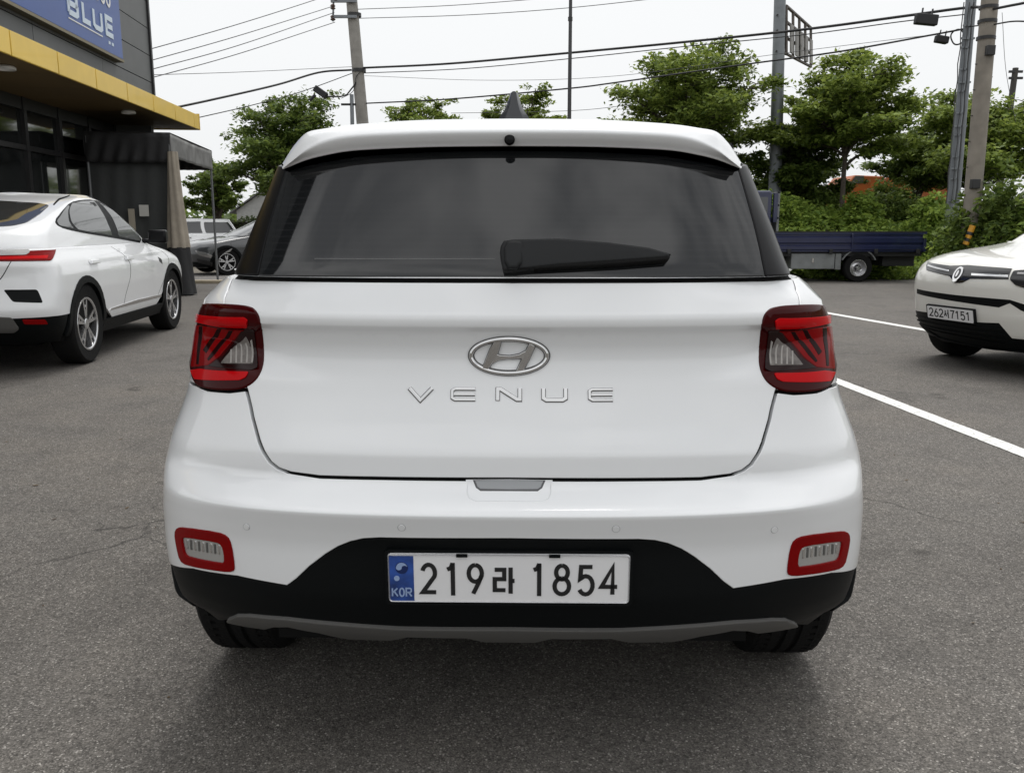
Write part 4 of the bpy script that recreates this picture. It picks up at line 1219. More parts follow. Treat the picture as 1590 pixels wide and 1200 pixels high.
hl = panel('headlamp', TLOW, tt(roundpoly([(1574, 421), (1596, 419), (1630, 424), (1632, 452), (1596, 449), (1577, 443), (1568, 434)], 3)), DK, ivory, off=.010, grid=.03, ds=.015, roll=.003, skirt=.012)
panel('lamp_strip', TLOW, tt([(1580, 424), (1620, 425), (1620, 428), (1580, 427)]), CLEAR, hl, off=.013, grid=.03, ds=.015, roll=.001, skirt=.004)
panel('hood_slit', TLOW, tt([(1424, 448.4), (1483, 458), (1568, 465.5), (1595, 474), (1625, 490), (1620, 496), (1585, 482), (1568, 471), (1551, 477.5), (1483, 468), (1424, 455.7)]), BLACKPL, ivory, off=.003, grid=.04, ds=.015, roll=.003, skirt=.01)
lo = panel('lower_grille', TLOW, tt([(1421, 482), (1440, 485), (1507, 500), (1551, 501.6), (1584, 536), (1560, 541), (1500, 534), (1418, 516)]), BLACKPL, ivory, off=.003, grid=.04, ds=.015, roll=.003, skirt=.01)
for k in range(4):
    a = k * 7.2
    panel('grille_slat', TLOW, tt([(1422, 489 + a), (1560, 511 + a), (1560, 513.2 + a), (1422, 491 + a)]), BLACKPL, lo, off=.012, grid=.06, ds=.03, roll=.002, skirt=.01)
panel('bumper_lip', TLOW, tt([(1414, 508), (1460, 524), (1540, 541), (1620, 546), (1620, 556), (1540, 551), (1460, 535), (1416, 519)]), BLACKPL, ivory, off=.012, grid=.05, ds=.02, roll=.006, skirt=.03)
# winged badge
def tframe(px, py):
    u, v = tt([(px, py)])[0]; return frame_at(TLOW, u, v)
ep, ex, ezz, en = tframe(1488.5, 426)
def ef(a, b, h): return Vector(ep + ex * a + ezz * b + en * h)
mb = MB()
EL = [(math.cos(t), math.sin(t)) for t in np.linspace(0, 2 * PI, 33)[:-1]]
mb.prism([(a * .044, b * .068 - (.010 if b < -.9 else 0)) for a, b in EL], .006, .014, ef)
emb_ = mb.build('emblem', CHROME, ivory, smooth=40)
MB().prism([(a * .027, b * .049) for a, b in EL], .010, .0155, ef).build('emblem_core', DK, emb_)
MB().prism([(a * .010, b * .031) for a, b in EL], .0155, .019, ef).build('emblem_slit', CHROME, emb_)
# its plate
np_, nx_, nz_, nn_ = tframe(1477, 487)
def nf_(a, b, h): return Vector(np_ + nx_ * a + nz_ * b + nn_ * (h + .014))
MB().prism(roundpoly([(-.272, -.066), (.272, -.066), (.272, .066), (-.272, .066)], .008), -.02, .002, nf_).build('plate_holder', BLACKPL, ivory)
np1 = MB().prism(roundpoly([(-.26, -.055), (.26, -.055), (.26, .055), (-.26, .055)], .008), .002, .005, nf_).build('number_plate', PLATEW, ivory)
x = -.235
for ch in ('2', '6', '2', 'seo', '7', '1', '5', '1'):
    mb = MB(); wd = .046 if ch != 'seo' else .056
    glyph(mb, ch, x, -.036, wd / (.56 if ch != 'seo' else 1.0), .072, .011, nf_, .004, .0062); mb.build('plate_character', INK, np1); x += wd + .0125

# ------- dark grey car and the white one behind it, seen past the tent
def heading(lx, ly, wx, wy, hx, hy):
    """root so that local (lx, ly) stands at world (wx, wy) with the nose towards (hx, hy)"""
    l = math.hypot(hx, hy); hx /= l; hy /= l
    return (wx - lx * hy - ly * hx, wy + lx * hx - ly * hy, 0), math.atan2(-hx, hy)
DKG = mat('dark grey car paint', (.045, .048, .052), rough=.3, coat=1.0)
SP = dict(z0=.2, belt=.98, top=1.42, yr=[(.2, .2), (.5, 0), (.98, .1)], yf=[(.2, 4.35), (.5, 4.5), (.7, 4.48), (.82, 4.3), (.90, 3.9), (.98, 3.35)], w=[(.2, .82), (.45, .90), (.75, .90), (.98, .80)],
          gyr=[(.95, .5), (1.42, 1.1)], gyf=[(.95, 3.4), (1.42, 2.35)], gw=[(.95, .79), (1.25, .69), (1.42, .58)], ay=.9, fy=3.62, R=.33, sill=.3, white_low=.36, front_low=.34, track=.89, mirror_y=2.75,
          windows=[[(1.0, 1.03), (1.85, 1.02), (1.85, 1.34), (1.35, 1.34)], [(1.9, 1.02), (3.0, 1.02), (2.5, 1.32), (1.9, 1.35)]], screen=[(None, 1.0), (3.3, 1.0), (2.5, 1.36), (None, 1.39)], seams=(1.8, 2.9), handles=(1.1, 2.0))
loc, rt = heading(-.80, 3.62, -7.37, 22.62, -.8, -.6)
dark = thing('parked_car', 'dark grey car facing left behind the thin tent pole', 'car', loc, rt)
DLOW, DGR = car_base(dark, SP, DKG)
DM = Matrix.Translation(loc) @ Matrix.Rotation(rt, 4, 'Z'); TR_C = (330, 400); td = tracer(DLOW, DM)
for q in ([(303, 389), (318, 392), (330, 397), (328, 401), (308, 396)], [(345, 395), (356, 388), (362, 385), (357, 391)]):
    panel('headlamp', DLOW, td(q), CLEAR, dark, off=.01, grid=.05, ds=.03, roll=.003)
panel('grille', DLOW, td([(306, 402), (330, 407), (330, 413), (308, 408)]), DK, dark, off=.01, grid=.05, ds=.03, roll=.003)
panel('bumper_strip', DLOW, td([(303, 415), (320, 419), (320, 422), (304, 418)]), CHROME, dark, off=.01, grid=.05, ds=.03, roll=.003)
SP2 = dict(SP); SP2.update(top=1.45, belt=.96, gyr=[(.93, .2), (1.45, .5)], gyf=[(.93, 3.3), (1.45, 2.4)], gw=[(.93, .79), (1.45, .62)],
    yf=[(.2, 4.35), (.5, 4.5), (.8, 4.45), (.88, 4.2), (.96, 3.3)], w=[(.2, .82), (.45, .90), (.75, .90), (.96, .80)], windows=[[(.5, 1.02), (1.5, 1.02), (1.5, 1.36), (.7, 1.36)], [(1.6, 1.02), (2.95, 1.02), (2.5, 1.36), (1.6, 1.38)]], screen=[(None, .99), (3.2, .99), (2.5, 1.38), (None, 1.40)])
loc, rt = heading(.0, 2.0, -10.5, 28.0, -.75, -.66)
wcar = thing('parked_car', 'white SUV half hidden behind the dark grey car and tent', 'car', loc, rt)
car_base(wcar, SP2, WHITE)

# ------- blue flatbed truck
BLUET = mat('truck blue paint', (.011, .016, .062), rough=.35, coat=.6, var=.12, vscale=3)
GREYT = mat('truck grey box', (.20, .21, .21), rough=.5, var=.15, vscale=6)
BLKT = mat('truck chassis black', (.016, .016, .017), rough=.7)
TY = 19.70; TX = 7.80
truck = thing('flatbed_truck', 'blue flatbed truck parked along the overgrown bank', 'truck', (TX, TY, 0), 0)
def lx(px, py=380): return at(px, py, TY).x - TX
def lz(py): return at(795, py, TY).z
xr_ = lx(1437.5); xf_ = lx(1196)
zt_b, zb_b = lz(361.5), lz(391)
# bed side with two pressed ridges, profile extruded along x
def gate(name, x0, x1, y, flip=1):
    H = zt_b - zb_b
    pr = [(0, 0), (.0, .07), (.022, .12), (.022, .30), (0, .35), (0, .42), (.03, .48), (.03, .74), (0, .80), (0, .88), (.02, .9), (.02, 1.0), (-.03, 1.0), (-.03, 0)]
    return MB().prism([(a, b * H) for a, b in pr], x0, x1, lambda a, b, h: Vector((h, y - a * flip, zb_b + b))).build(name, BLUET, truck)
gate('side_gate', xf_, xr_ - .03, 0); gate('side_gate', xf_, xr_ - .03, 1.62, -1)
MB().box(xr_ - .04, xr_, -.02, 1.64, zb_b, zt_b + .02).build('tail_gate', BLUET, truck)
MB().box(xf_, xr_ - .04, .03, 1.6, zb_b - .02, zb_b + .04).build('bed_floor', BLKT, truck)
mb = MB(); mb.box(xf_, xr_ - .05, .06, .14, zb_b - .1, zb_b - .02); mb.box(xf_ - 1.6, xr_ - .1, .45, .53, zb_b - .22, zb_b - .1); mb.box(xf_ - 1.6, xr_ - .1, 1.1, 1.18, zb_b - .22, zb_b - .1); mb.build('chassis', BLKT, truck)
for px in (1225, 1290, 1360, 1425):
    MB().box(lx(px) - .04, lx(px) + .04, -.055, -.02, zb_b - .05, zb_b + .06).build('gate_hinge', BLKT, truck, bevel=.008)
for px in (1322, 1433): MB().box(lx(px) - .012, lx(px) + .012, -.05, -.015, zb_b + .02, zt_b - .02).build('gate_post', BLUET, truck, bevel=.006)
MB().box(lx(1430), lx(1436), -.07, -.03, zt_b - .12, zt_b - .03).build('gate_latch', CHROME, truck)
MB().box(xf_, xr_, -.012, .035, zt_b + .002, zt_b + .03).build('gate_cap', BLKT, truck)
tb = MB().box(lx(1231), lx(1299), .05, .5, lz(418), lz(394)).build('tool_box', GREYT, truck, bevel=.012)
MB().box(lx(1263), lx(1266), .03, .05, lz(408), lz(401)).build('latch', CHROME, tb)
MB().box(lx(1300), lx(1309), .05, .4, lz(419), lz(394)).build('filter_box', GREYT, truck, bevel=.01)
wheels_x = at(1334, 410, TY).x - TX
for y in (.12, 1.5):
    make_wheel_root = empty('rear_axle_pivot', (wheels_x, y, 0), rad(-90), truck)
    w_ = make_wheel(make_wheel_root, 0, 0, .315, .2, 1 if y < 1 else -1, style='steel', rim_r=.19)
    w_.parent = truck; w_.location = (wheels_x, y, .315); w_.rotation_euler = (0, 0, rad(-90))
    bpy.data.objects.remove(make_wheel_root)
xw2 = lx(1150)
for y in (.12, 1.5):
    w_ = make_wheel(truck, xw2 - .2, y, .315, .18, 1 if y < 1 else -1, style='steel', rim_r=.19); w_.rotation_euler = (0, 0, rad(-90))
mb = MB()
for sg in (-1, 1):
    mb.prism([(math.cos(a) * r, math.sin(a) * r) for r, a in [(.40, t) for t in np.linspace(.45, 1.15, 6)] + [(.425, t) for t in np.linspace(1.15, .45, 6)]], -.0, .22, lambda a, b, h, s=sg: Vector((wheels_x + a * s, .02 + h, .315 + b)))
mb.build('mudguard', GREYT, truck)
MB().box(lx(1378), lx(1428), .2, 1.3, lz(414), lz(396)).build('rear_step', BLKT, truck, bevel=.01)
MB().box(lx(1425), lx(1433), .35, .5, lz(402), lz(394)).build('tail_lamp', REDDARK, truck)
# cab
cx0, cx1 = lx(1080), lx(1196); zc = lz(296)
cab = [(cx0, .42), (cx0 - .02, 1.0), (cx0 + .35, zc - .02), (cx0 + .5, zc), (cx1 - .05, zc), (cx1, zc - .04), (cx1, .55), (cx1 - .1, .42)]
MB().prism(cab, .02, 1.6, lambda a, b, h: Vector((a, h, b))).build('cab', BLUET, truck, bevel=.04)
MB().prism([(cx1 - .1, 1.15), (cx1 - .75, 1.15), (cx1 - .7, zc - .14), (cx1 - .1, zc - .14)], -.0, .03, lambda a, b, h: Vector((a, h, b))).build('cab_window', SIDEGLASS, truck)
xg0, xg1 = lx(1206), lx(1219)
gr = MB(); 
for y in (.1, .8, 1.5): gr.box(xg0, xg0 + .05, y, y + .05, zb_b, lz(297))
for z in (lz(297) - .04, lz(340), lz(320)): gr.box(xg0, xg0 + .04, .1, 1.55, z, z + .035)
gr.build('guard_frame', GREYT, truck)
MB().box(xg0 + .01, xg0 + .05, .12, 1.5, zb_b, lz(338)).build('guard_panel', GREYT, truck)
MB().box(lx(1199), lx(1205), .02, .12, lz(345), lz(300)).build('cab_pillar', BLUET, truck)
# ================================================================== ground, markings, bank
def asphalt():
    m = bpy.data.materials.new('worn asphalt'); m.use_nodes = True
    nt = m.node_tree; N, Lk = nt.nodes, nt.links; b = N['Principled BSDF']
    b.inputs['Specular IOR Level'].default_value = 0.35
    tc = N.new('ShaderNodeTexCoord')
    def noise(sc, det=3, rough=.5):
        n = N.new('ShaderNodeTexNoise'); n.inputs['Scale'].default_value = sc; n.inputs['Detail'].default_value = det; n.inputs['Roughness'].default_value = rough
        Lk.new(tc.outputs['Object'], n.inputs['Vector']); return n
    def ramp(src, stops):
        r = N.new('ShaderNodeValToRGB'); e = r.color_ramp.elements
        while len(e) < len(stops): e.new(0.5)
        for k, (p, c) in enumerate(stops): e[k].position = p; e[k].color = (*c, 1) if isinstance(c, tuple) else (c, c, c, 1)
        Lk.new(src, r.inputs[0]); return r
    def mul(a, b_, f=1.0):
        x = N.new('ShaderNodeMixRGB'); x.blend_type = 'MULTIPLY'; x.inputs[0].default_value = f
        Lk.new(a, x.inputs[1]); Lk.new(b_, x.inputs[2]); return x
    # aggregate: stones of 4-10 mm, each with its own tone
    v = N.new('ShaderNodeTexVoronoi'); v.inputs['Scale'].default_value = 230; Lk.new(tc.outputs['Object'], v.inputs['Vector'])
    sep = N.new('ShaderNodeSeparateColor'); Lk.new(v.outputs['Color'], sep.inputs[0])
    stones = ramp(sep.outputs[0], [(0.0, (.066, .061, .055)), (.30, (.119, .110, .099)), (.82, (.165, .153, .139)), (.95, (.235, .219, .200)), (1.0, (.40, .38, .35))])
    v2 = N.new('ShaderNodeTexVoronoi'); v2.inputs['Scale'].default_value = 80; Lk.new(tc.outputs['Object'], v2.inputs['Vector'])
    sep2 = N.new('ShaderNodeSeparateColor'); Lk.new(v2.outputs['Color'], sep2.inputs[0])
    big = ramp(sep2.outputs[1], [(0, .82), (.6, 1.0), (.96, 1.1), (1, 1.35)])
    c = mul(stones.outputs[0], big.outputs[0])
    pits = ramp(v.outputs['Distance'], [(0.0, 1.0), (.55, 1.0), (.9, .55)])
    c = mul(c.outputs[0], pits.outputs[0])
    blot = ramp(noise(.55, 6, .6).outputs['Fac'], [(.3, (.80, .79, .78)), (.52, (1, 1, 1)), (.72, (1.16, 1.13, 1.09))])
    c = mul(c.outputs[0], blot.outputs[0])
    blot2 = ramp(noise(3.5, 5, .65).outputs['Fac'], [(.30, (.82, .82, .82)), (.5, (1, 1, 1)), (.8, (1.06, 1.05, 1.03))])
    c = mul(c.outputs[0], blot2.outputs[0])
    # oil spots
    sp = ramp(noise(2.6, 3, .55).outputs['Fac'], [(.25, (.45, .44, .43)), (.33, (1, 1, 1))])
    c = mul(c.outputs[0], sp.outputs[0])
    # cracks: thin lines of a coarse cell pattern, broken up
    v3 = N.new('ShaderNodeTexVoronoi'); v3.feature = 'DISTANCE_TO_EDGE'; v3.inputs['Scale'].default_value = .42
    wob = N.new('ShaderNodeMixRGB'); wob.blend_type = 'ADD'; wob.inputs[0].default_value = .35
    Lk.new(tc.outputs['Object'], wob.inputs[1]); Lk.new(noise(3.0, 5).outputs['Color'], wob.inputs[2]); Lk.new(wob.outputs[0], v3.inputs['Vector'])
    cr = ramp(v3.outputs['Distance'], [(0.0, .35), (.0035, 1.0)])
    gate_ = ramp(noise(.8, 2).outputs['Fac'], [(.50, 0.0), (.60, 1.0)])
    crm = N.new('ShaderNodeMixRGB'); crm.blend_type = 'MULTIPLY'; Lk.new(gate_.outputs[0], crm.inputs[0]); Lk.new(c.outputs[0], crm.inputs[1]); Lk.new(cr.outputs[0], crm.inputs[2])
    Lk.new(crm.outputs[0], b.inputs['Base Color'])
    b.inputs['Roughness'].default_value = .82
    bp = N.new('ShaderNodeBump'); bp.inputs['Strength'].default_value = .4; bp.inputs['Distance'].default_value = .004
    inv = N.new('ShaderNodeMath'); inv.operation = 'SUBTRACT'; inv.inputs[0].default_value = 1.0; Lk.new(v.outputs['Distance'], inv.inputs[1])
    Lk.new(inv.outputs[0], bp.inputs['Height']); Lk.new(bp.outputs[0], b.inputs['Normal'])
    return m
ASPH = asphalt()
def sheet(name, x0, x1, y0, y1, z, m):
    me = bpy.data.meshes.new(name); me.from_pydata([(x0, y0, z), (x1, y0, z), (x1, y1, z), (x0, y1, z)], [], [(0, 1, 2, 3)]); me.update()
    return link(name, me, m)
earth = mat('dry earth', (.14, .125, .10), rough=.95, var=.35, vscale=.6, bump=.4, bscale=6)
structure(sheet('ground', -400, 400, -400, 700, -.012, earth))
structure(sheet('parking_lot', -14, 16, -14, 20.2, 0, ASPH))
# road behind the lot, a lighter, older surface
structure(sheet('road', -60, 60, 20.2, 23.4, -.004, mat('older road asphalt', (.17, .16, .15), rough=.9, var=.12, vscale=1.2, bump=.3, bscale=150)))
# painted lines
def paint_mat():
    m = bpy.data.materials.new('worn line paint'); m.use_nodes = True
    nt = m.node_tree; b = nt.nodes['Principled BSDF']; tc = nt.nodes.new('ShaderNodeTexCoord')
    n = nt.nodes.new('ShaderNodeTexNoise'); n.inputs['Scale'].default_value = 26; n.inputs['Detail'].default_value = 9; n.inputs['Roughness'].default_value = .7
    nt.links.new(tc.outputs['Object'], n.inputs['Vector'])
    r = nt.nodes.new('ShaderNodeValToRGB'); r.color_ramp.elements[0].position = .33; r.color_ramp.elements[1].position = .47
    r.color_ramp.elements[0].color = (.30, .29, .27, 1); r.color_ramp.elements[1].color = (.78, .78, .75, 1)
    nt.links.new(n.outputs['Fac'], r.inputs[0]); nt.links.new(r.outputs[0], b.inputs['Base Color']); b.inputs['Roughness'].default_value = .7
    return m
LINEP = paint_mat()
def line(ax, ay, bx, by, w):
    d = Vector((bx - ax, by - ay, 0)).normalized(); n = Vector((-d.y, d.x, 0)) * w / 2
    K = 40; vs = []
    for k in range(K + 1):
        t = k / K; p = Vector((ax + (bx - ax) * t, ay + (by - ay) * t, .004)); e = random.uniform(-.004, .004)
        vs += [p + n * (1 + e * 10), p - n * (1 + e * 8)]
    fs = [(2 * k, 2 * k + 1, 2 * k + 3, 2 * k + 2) for k in range(K)]
    o = MB().add(vs, fs).build('parking_line', LINEP); structure(o)
a0, a1 = ground_at(1305, 589), ground_at(1306.5, 600); b0, b1 = ground_at(1590, 693), ground_at(1590, 716)
a_, b_ = (a0 + a1) / 2, (b0 + b1) / 2
d_ = (b_ - a_); line(a_.x - d_.x * .1, a_.y - d_.y * .1, b_.x + d_.x * .9, b_.y + d_.y * .9, .125)
a_, b_ = ground_at(1297, 488.5), ground_at(1412, 508.5)
d_ = (b_ - a_); line(a_.x - d_.x * .5, a_.y - d_.y * .5, b_.x + d_.x * .9, b_.y + d_.y * .9, .14)

# ================================================================== leaves
def leaf_cloud(centres, per, size, spread, flat, up=.55, jitter=1.0):
    """leaf-sized diamond faces round many centres; returns vertices and faces as arrays"""
    C = np.repeat(np.asarray(centres, float), per, axis=0); n = len(C)
    sp = np.repeat(np.broadcast_to(np.asarray(spread, float), (len(centres),)), per)[:, None]
    off = RNG.normal(0, 1, (n, 3)); off /= np.linalg.norm(off, axis=1, keepdims=True) + 1e-9
    off *= RNG.uniform(.15, 1, (n, 1)) ** .6 * sp; off[:, 2] *= flat
    c = C + off
    nz = RNG.normal(0, 1, (n, 3)); nz[:, 2] = np.abs(nz[:, 2]) + up * 2.2; nz /= np.linalg.norm(nz, axis=1, keepdims=True)
    a = np.cross(nz, RNG.normal(0, 1, (n, 3))); a /= np.linalg.norm(a, axis=1, keepdims=True) + 1e-9
    b = np.cross(nz, a)
    s = size * RNG.uniform(.5, 1.55, (n, 1)) * jitter
    droop = nz * s * -.18
    V = np.stack([c - a * s * .55, c + b * s * .27 + droop * .2, c + a * s * .55 + droop, c - b * s * .27 + droop * .2], 1).reshape(-1, 3)
    F = np.arange(n * 4).reshape(n, 4)
    return V, F
def mesh_np(name, V, F, m, parent=None):
    me = bpy.data.meshes.new(name)
    nv, nf = len(V), len(F)
    me.vertices.add(nv); me.vertices.foreach_set('co', V.astype(np.float32).ravel())
    me.loops.add(nf * 4); me.loops.foreach_set('vertex_index', F.astype(np.int32).ravel())
    me.polygons.add(nf); me.polygons.foreach_set('loop_start', np.arange(nf, dtype=np.int32) * 4)
    me.update(calc_edges=True); me.validate()
    return link(name, me, m, parent)
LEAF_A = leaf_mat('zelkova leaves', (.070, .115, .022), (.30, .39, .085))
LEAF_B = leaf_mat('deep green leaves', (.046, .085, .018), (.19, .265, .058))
LEAF_C = leaf_mat('fresh vine leaves', (.10, .17, .03), (.33, .45, .09))
BARK = mat('grey brown bark', (.075, .062, .05), rough=.9, var=.4, vscale=14, bump=.6, bscale=30)

def tree(label, x, y, H, crown_r, crown_z0, seed, leafm, group, n_limb=9, per=26, leaf=.135, tips=300, layers=.52, trunk_r=.11, fork=None, z_base=0.0, vase=True, cat='tree', name='tree'):
    """tapered trunk, forking limbs and sprays of leaves that follow the twigs"""
    rs = random.Random(seed)
    root = thing(name, label, cat, (x, y, z_base), 0, group)
    H = H - z_base; cz0 = crown_z0 - z_base; fork = fork or max(.7, cz0 * .9)
    mb = MB()
    tp = [(0, 0, -.1)]; lean = (rs.uniform(-.06, .06), rs.uniform(-.06, .06))
    for k in range(1, 5): t = k / 4; tp.append((lean[0] * t * fork + rs.uniform(-.03, .03), lean[1] * t * fork, fork * t))
    mb.tube(tp, [trunk_r * (1.25 - .11 * k) for k in range(5)], 8)
    base = Vector(tp[-1]); spr = []
    a0 = rs.uniform(0, 6)
    limbs = []
    for k in range(n_limb):
        az = a0 + k * 2.399; f = (k + .5) / n_limb
        hr = crown_r * (1.0 - .75 * f ** 1.6) * rs.uniform(.82, 1.08); top = cz0 + (H - cz0) * (.18 + .80 * f) * rs.uniform(.94, 1.03)
        p0 = base + Vector((0, 0, fork * -.25 * rs.random() * (1 - f)))
        p3 = Vector((hr * math.cos(az), hr * math.sin(az), top))
        p1 = p0 + Vector((hr * .22 * math.cos(az), hr * .22 * math.sin(az), (top - p0.z) * (.5 if vase else .3)))
        p2 = p0.lerp(p3, .66) + Vector((0, 0, (top - p0.z) * (.12 if vase else .0)))
        pts = [p0, p1, p2, p3]; sp_ = [Vector(q) for q in spline([tuple(q) for q in pts], 4)]
        r0 = trunk_r * rs.uniform(.5, .7)
        mb.tube(sp_, [max(.012, r0 * (1 - i / len(sp_)) ** .8) for i in range(len(sp_))], 6, cap=False)
        limbs.append(sp_)
    need = tips
    for t in range(need):
        lb = limbs[t % n_limb]; i = rs.randint(len(lb) // 3, len(lb) - 1); o = lb[i]
        L = crown_r * rs.uniform(.16, .50) * (1.15 - .5 * i / len(lb)); az = rs.uniform(0, 2 * PI)
        up = rs.uniform(-.05, .38)
        e = o + Vector((L * math.cos(az), L * math.sin(az), L * up))
        if e.z < cz0 - .2: e.z = cz0 - .2 + rs.random() * .3
        if t % 2 == 0:
            m_ = o.lerp(e, .5) + Vector((0, 0, L * .06)); mb.tube([o, m_, e], [.014, .009, .004], 4, cap=False)
        n_ = rs.choice((1, 2, 2, 3))
        for q in range(n_):
            f = 1 - q * .27; s_ = o.lerp(e, f); spr.append((s_.x, s_.y, s_.z + L * .03))
    mb.build('trunk', BARK, root, smooth=60)
    V, F = leaf_cloud(spr, per, leaf, [rs.uniform(.20, .42) * crown_r / 2.2 for _ in spr], layers)
    mesh_np('crown', V, F, leafm, root)
    return root
GRP = 'trees behind the lot'
def tree_px(label, cx, top, bot, halfw, Y, seed, leafm, **k):
    p = at(cx, top, Y); q = at(cx, bot, Y); r = halfw * Y / FPX * 1.02
    return tree(label, p.x, Y, p.z, r, q.z, seed, leafm, GRP, **k)
tree_px('broad green tree with a layered crown right behind the white car roof', 1082, 66, 236, 124, 27, 3, LEAF_A, tips=520, n_limb=11, per=24)
tree_px('tall layered tree with a dark bare trunk above the blue truck bed', 1322, 76, 262, 112, 25.5, 5, LEAF_A, tips=520, n_limb=12, per=25, z_base=.8, fork=2.5, trunk_r=.075)
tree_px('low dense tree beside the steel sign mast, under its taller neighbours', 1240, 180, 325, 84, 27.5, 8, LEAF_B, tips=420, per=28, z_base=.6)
tree_px('wide spreading tree behind the concrete pole at the edge of the photo', 1535, 138, 300, 135, 28, 12, LEAF_A, tips=620, per=26, z_base=.8)
tree_px('round dark tree filling the gap beside the twin steel masts', 1440, 190, 296, 80, 30, 14, LEAF_B, tips=280, per=26, z_base=.8)
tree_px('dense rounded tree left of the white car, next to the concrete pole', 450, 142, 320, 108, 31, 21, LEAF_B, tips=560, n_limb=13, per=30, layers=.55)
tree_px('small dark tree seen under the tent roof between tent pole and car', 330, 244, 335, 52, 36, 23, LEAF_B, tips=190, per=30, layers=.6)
tree_px('thin treetop with two leafy tips above the car roof', 655, 150, 250, 72, 33, 31, LEAF_A, tips=220, n_limb=9, layers=.5, per=26)
tree_px('treetop showing behind the shark fin antenna', 812, 128, 240, 70, 33, 33, LEAF_A, tips=240, n_limb=9, layers=.5, per=26)

# ---------------- the overgrown bank behind the truck
def bank_h(x, y):
    """height of the bank"""
    t = np.clip((y - 21.0) / 4.2, 0, 1); t = t * t * (3 - 2 * t)
    e = np.clip((x - 3.2) / 1.8, 0, 1); e = e * e * (3 - 2 * e)
    bump = .22 * np.sin(x * 1.3) * np.sin(y * .9 + 1) + .12 * np.sin(x * 3.1 + 2)
    hump = .75 * np.exp(-((x - 6.2) / 1.15) ** 2)
    return (1.35 * t + (bump + hump) * t) * e - .012
bx = np.linspace(3, 26, 70); by = np.linspace(20.6, 46, 60)
bv = [(x, y, float(bank_h(x, y)) - .02) for y in by for x in bx]
bfs = [(j * 70 + i, j * 70 + i + 1, (j + 1) * 70 + i + 1, (j + 1) * 70 + i) for j in range(59) for i in range(69)]
structure(MB().add(bv, bfs).build('bank', mat('bank soil', (.05, .055, .03), rough=.95, var=.4, vscale=3), smooth=60))
nb = 5200
cx_ = RNG.uniform(3.6, 20, nb); cy_ = 21.2 + RNG.uniform(0, 1, nb) ** 1.1 * 6.0
wall_edge = RNG.random(nb)
hz = bank_h(cx_, cy_) + RNG.uniform(0, .20, nb) * (1 + (np.sin(cx_ * 2.2) > .4) * .8)
ok = bank_h(cx_, cy_) > -.01
V1, F1 = leaf_cloud(np.stack([cx_, cy_, hz], 1)[ok], 18, .125, .26, .55, up=.35)
# weeds at its foot, near the kerb and the truck wheels
nw = 600
wx = RNG.uniform(7.2, 14, nw); wy = RNG.uniform(20.5, 21.5, nw); wz = RNG.uniform(0.03, .30, nw)
V2, F2 = leaf_cloud(np.stack([wx, wy, wz], 1), 14, .10, .2, .8, up=.1)
mesh_np('undergrowth', np.concatenate([V1, V2]), np.concatenate([F1, F2 + len(V1)]), LEAF_C)['kind'] = 'stuff'
bpy.data.objects['undergrowth']['label'] = 'tangle of green vines and weeds over the bank'
# darker shrubs along the top of the bank
def shrub(label, cx, cy, zb, rx, rz, n, seed, m, leaf=.11, per=20, cat='shrub'):
    rs = np.random.default_rng(seed)
    root = thing('shrub', label, cat, (cx, cy, zb), 0, 'shrubs on the bank')
    d = rs.normal(0, 1, (n, 3)); d /= np.linalg.norm(d, axis=1, keepdims=True); d[:, 2] = np.abs(d[:, 2])
    r = rs.uniform(.45, 1, (n, 1)) ** .5 * (1 + .18 * np.sin(d[:, :1] * 7 + seed) * np.cos(d[:, 1:2] * 6))
    c = d * r * np.array([rx, rx * .8, rz])
    V, F = leaf_cloud(c, per, leaf, .22, .6, up=.3)
    mesh_np('foliage', V, F, m, root)
    mb = MB()
    for k in range(7):
        q = c[k * 11 % n]; mb.tube([(q[0] * .08, q[1] * .08, -.05), (q[0] * .5, q[1] * .5, q[2] * .55), tuple(q)], [.03, .018, .006], 5, cap=False)
    mb.build('stems', BARK, root)
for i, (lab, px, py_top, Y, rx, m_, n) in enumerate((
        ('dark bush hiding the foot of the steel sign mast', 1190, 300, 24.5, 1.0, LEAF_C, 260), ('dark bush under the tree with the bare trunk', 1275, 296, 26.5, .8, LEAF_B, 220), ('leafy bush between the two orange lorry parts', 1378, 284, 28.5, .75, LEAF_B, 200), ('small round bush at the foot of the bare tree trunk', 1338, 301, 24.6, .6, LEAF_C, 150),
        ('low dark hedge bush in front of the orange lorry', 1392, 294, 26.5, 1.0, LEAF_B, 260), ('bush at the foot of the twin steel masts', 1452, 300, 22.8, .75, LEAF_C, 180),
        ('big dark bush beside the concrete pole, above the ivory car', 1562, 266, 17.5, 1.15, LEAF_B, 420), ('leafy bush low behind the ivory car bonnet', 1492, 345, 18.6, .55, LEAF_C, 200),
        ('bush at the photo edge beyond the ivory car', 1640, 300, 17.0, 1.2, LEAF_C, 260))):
    p = at(px, py_top, Y); zb = float(bank_h(np.array(p.x), np.array(Y))) if Y > 20.6 else 0.0
    shrub(lab, p.x, Y, zb, rx, max(.4, p.z - zb) * .97, n, 40 + i, m_)
# clipped hedge behind the parked cars at the left
root = thing('hedge', 'long clipped hedge behind the dark grey car', 'hedge', (-16, 38, 0))
hn = 1500; hc = np.stack([RNG.uniform(-6, 9, hn), RNG.uniform(-.35, .35, hn), RNG.uniform(.3, 1.55, hn)], 1)
V, F = leaf_cloud(hc, 16, .13, .2, .8, up=.2); mesh_np('foliage', V, F, leaf_mat('hedge leaves', (.03, .05, .018), (.085, .115, .04)), root)
MB().box(-6.1, 9.1, -.25, .25, 0, 1.4).build('hedge_core', mat('hedge twigs', (.03, .028, .018), rough=.95), root)
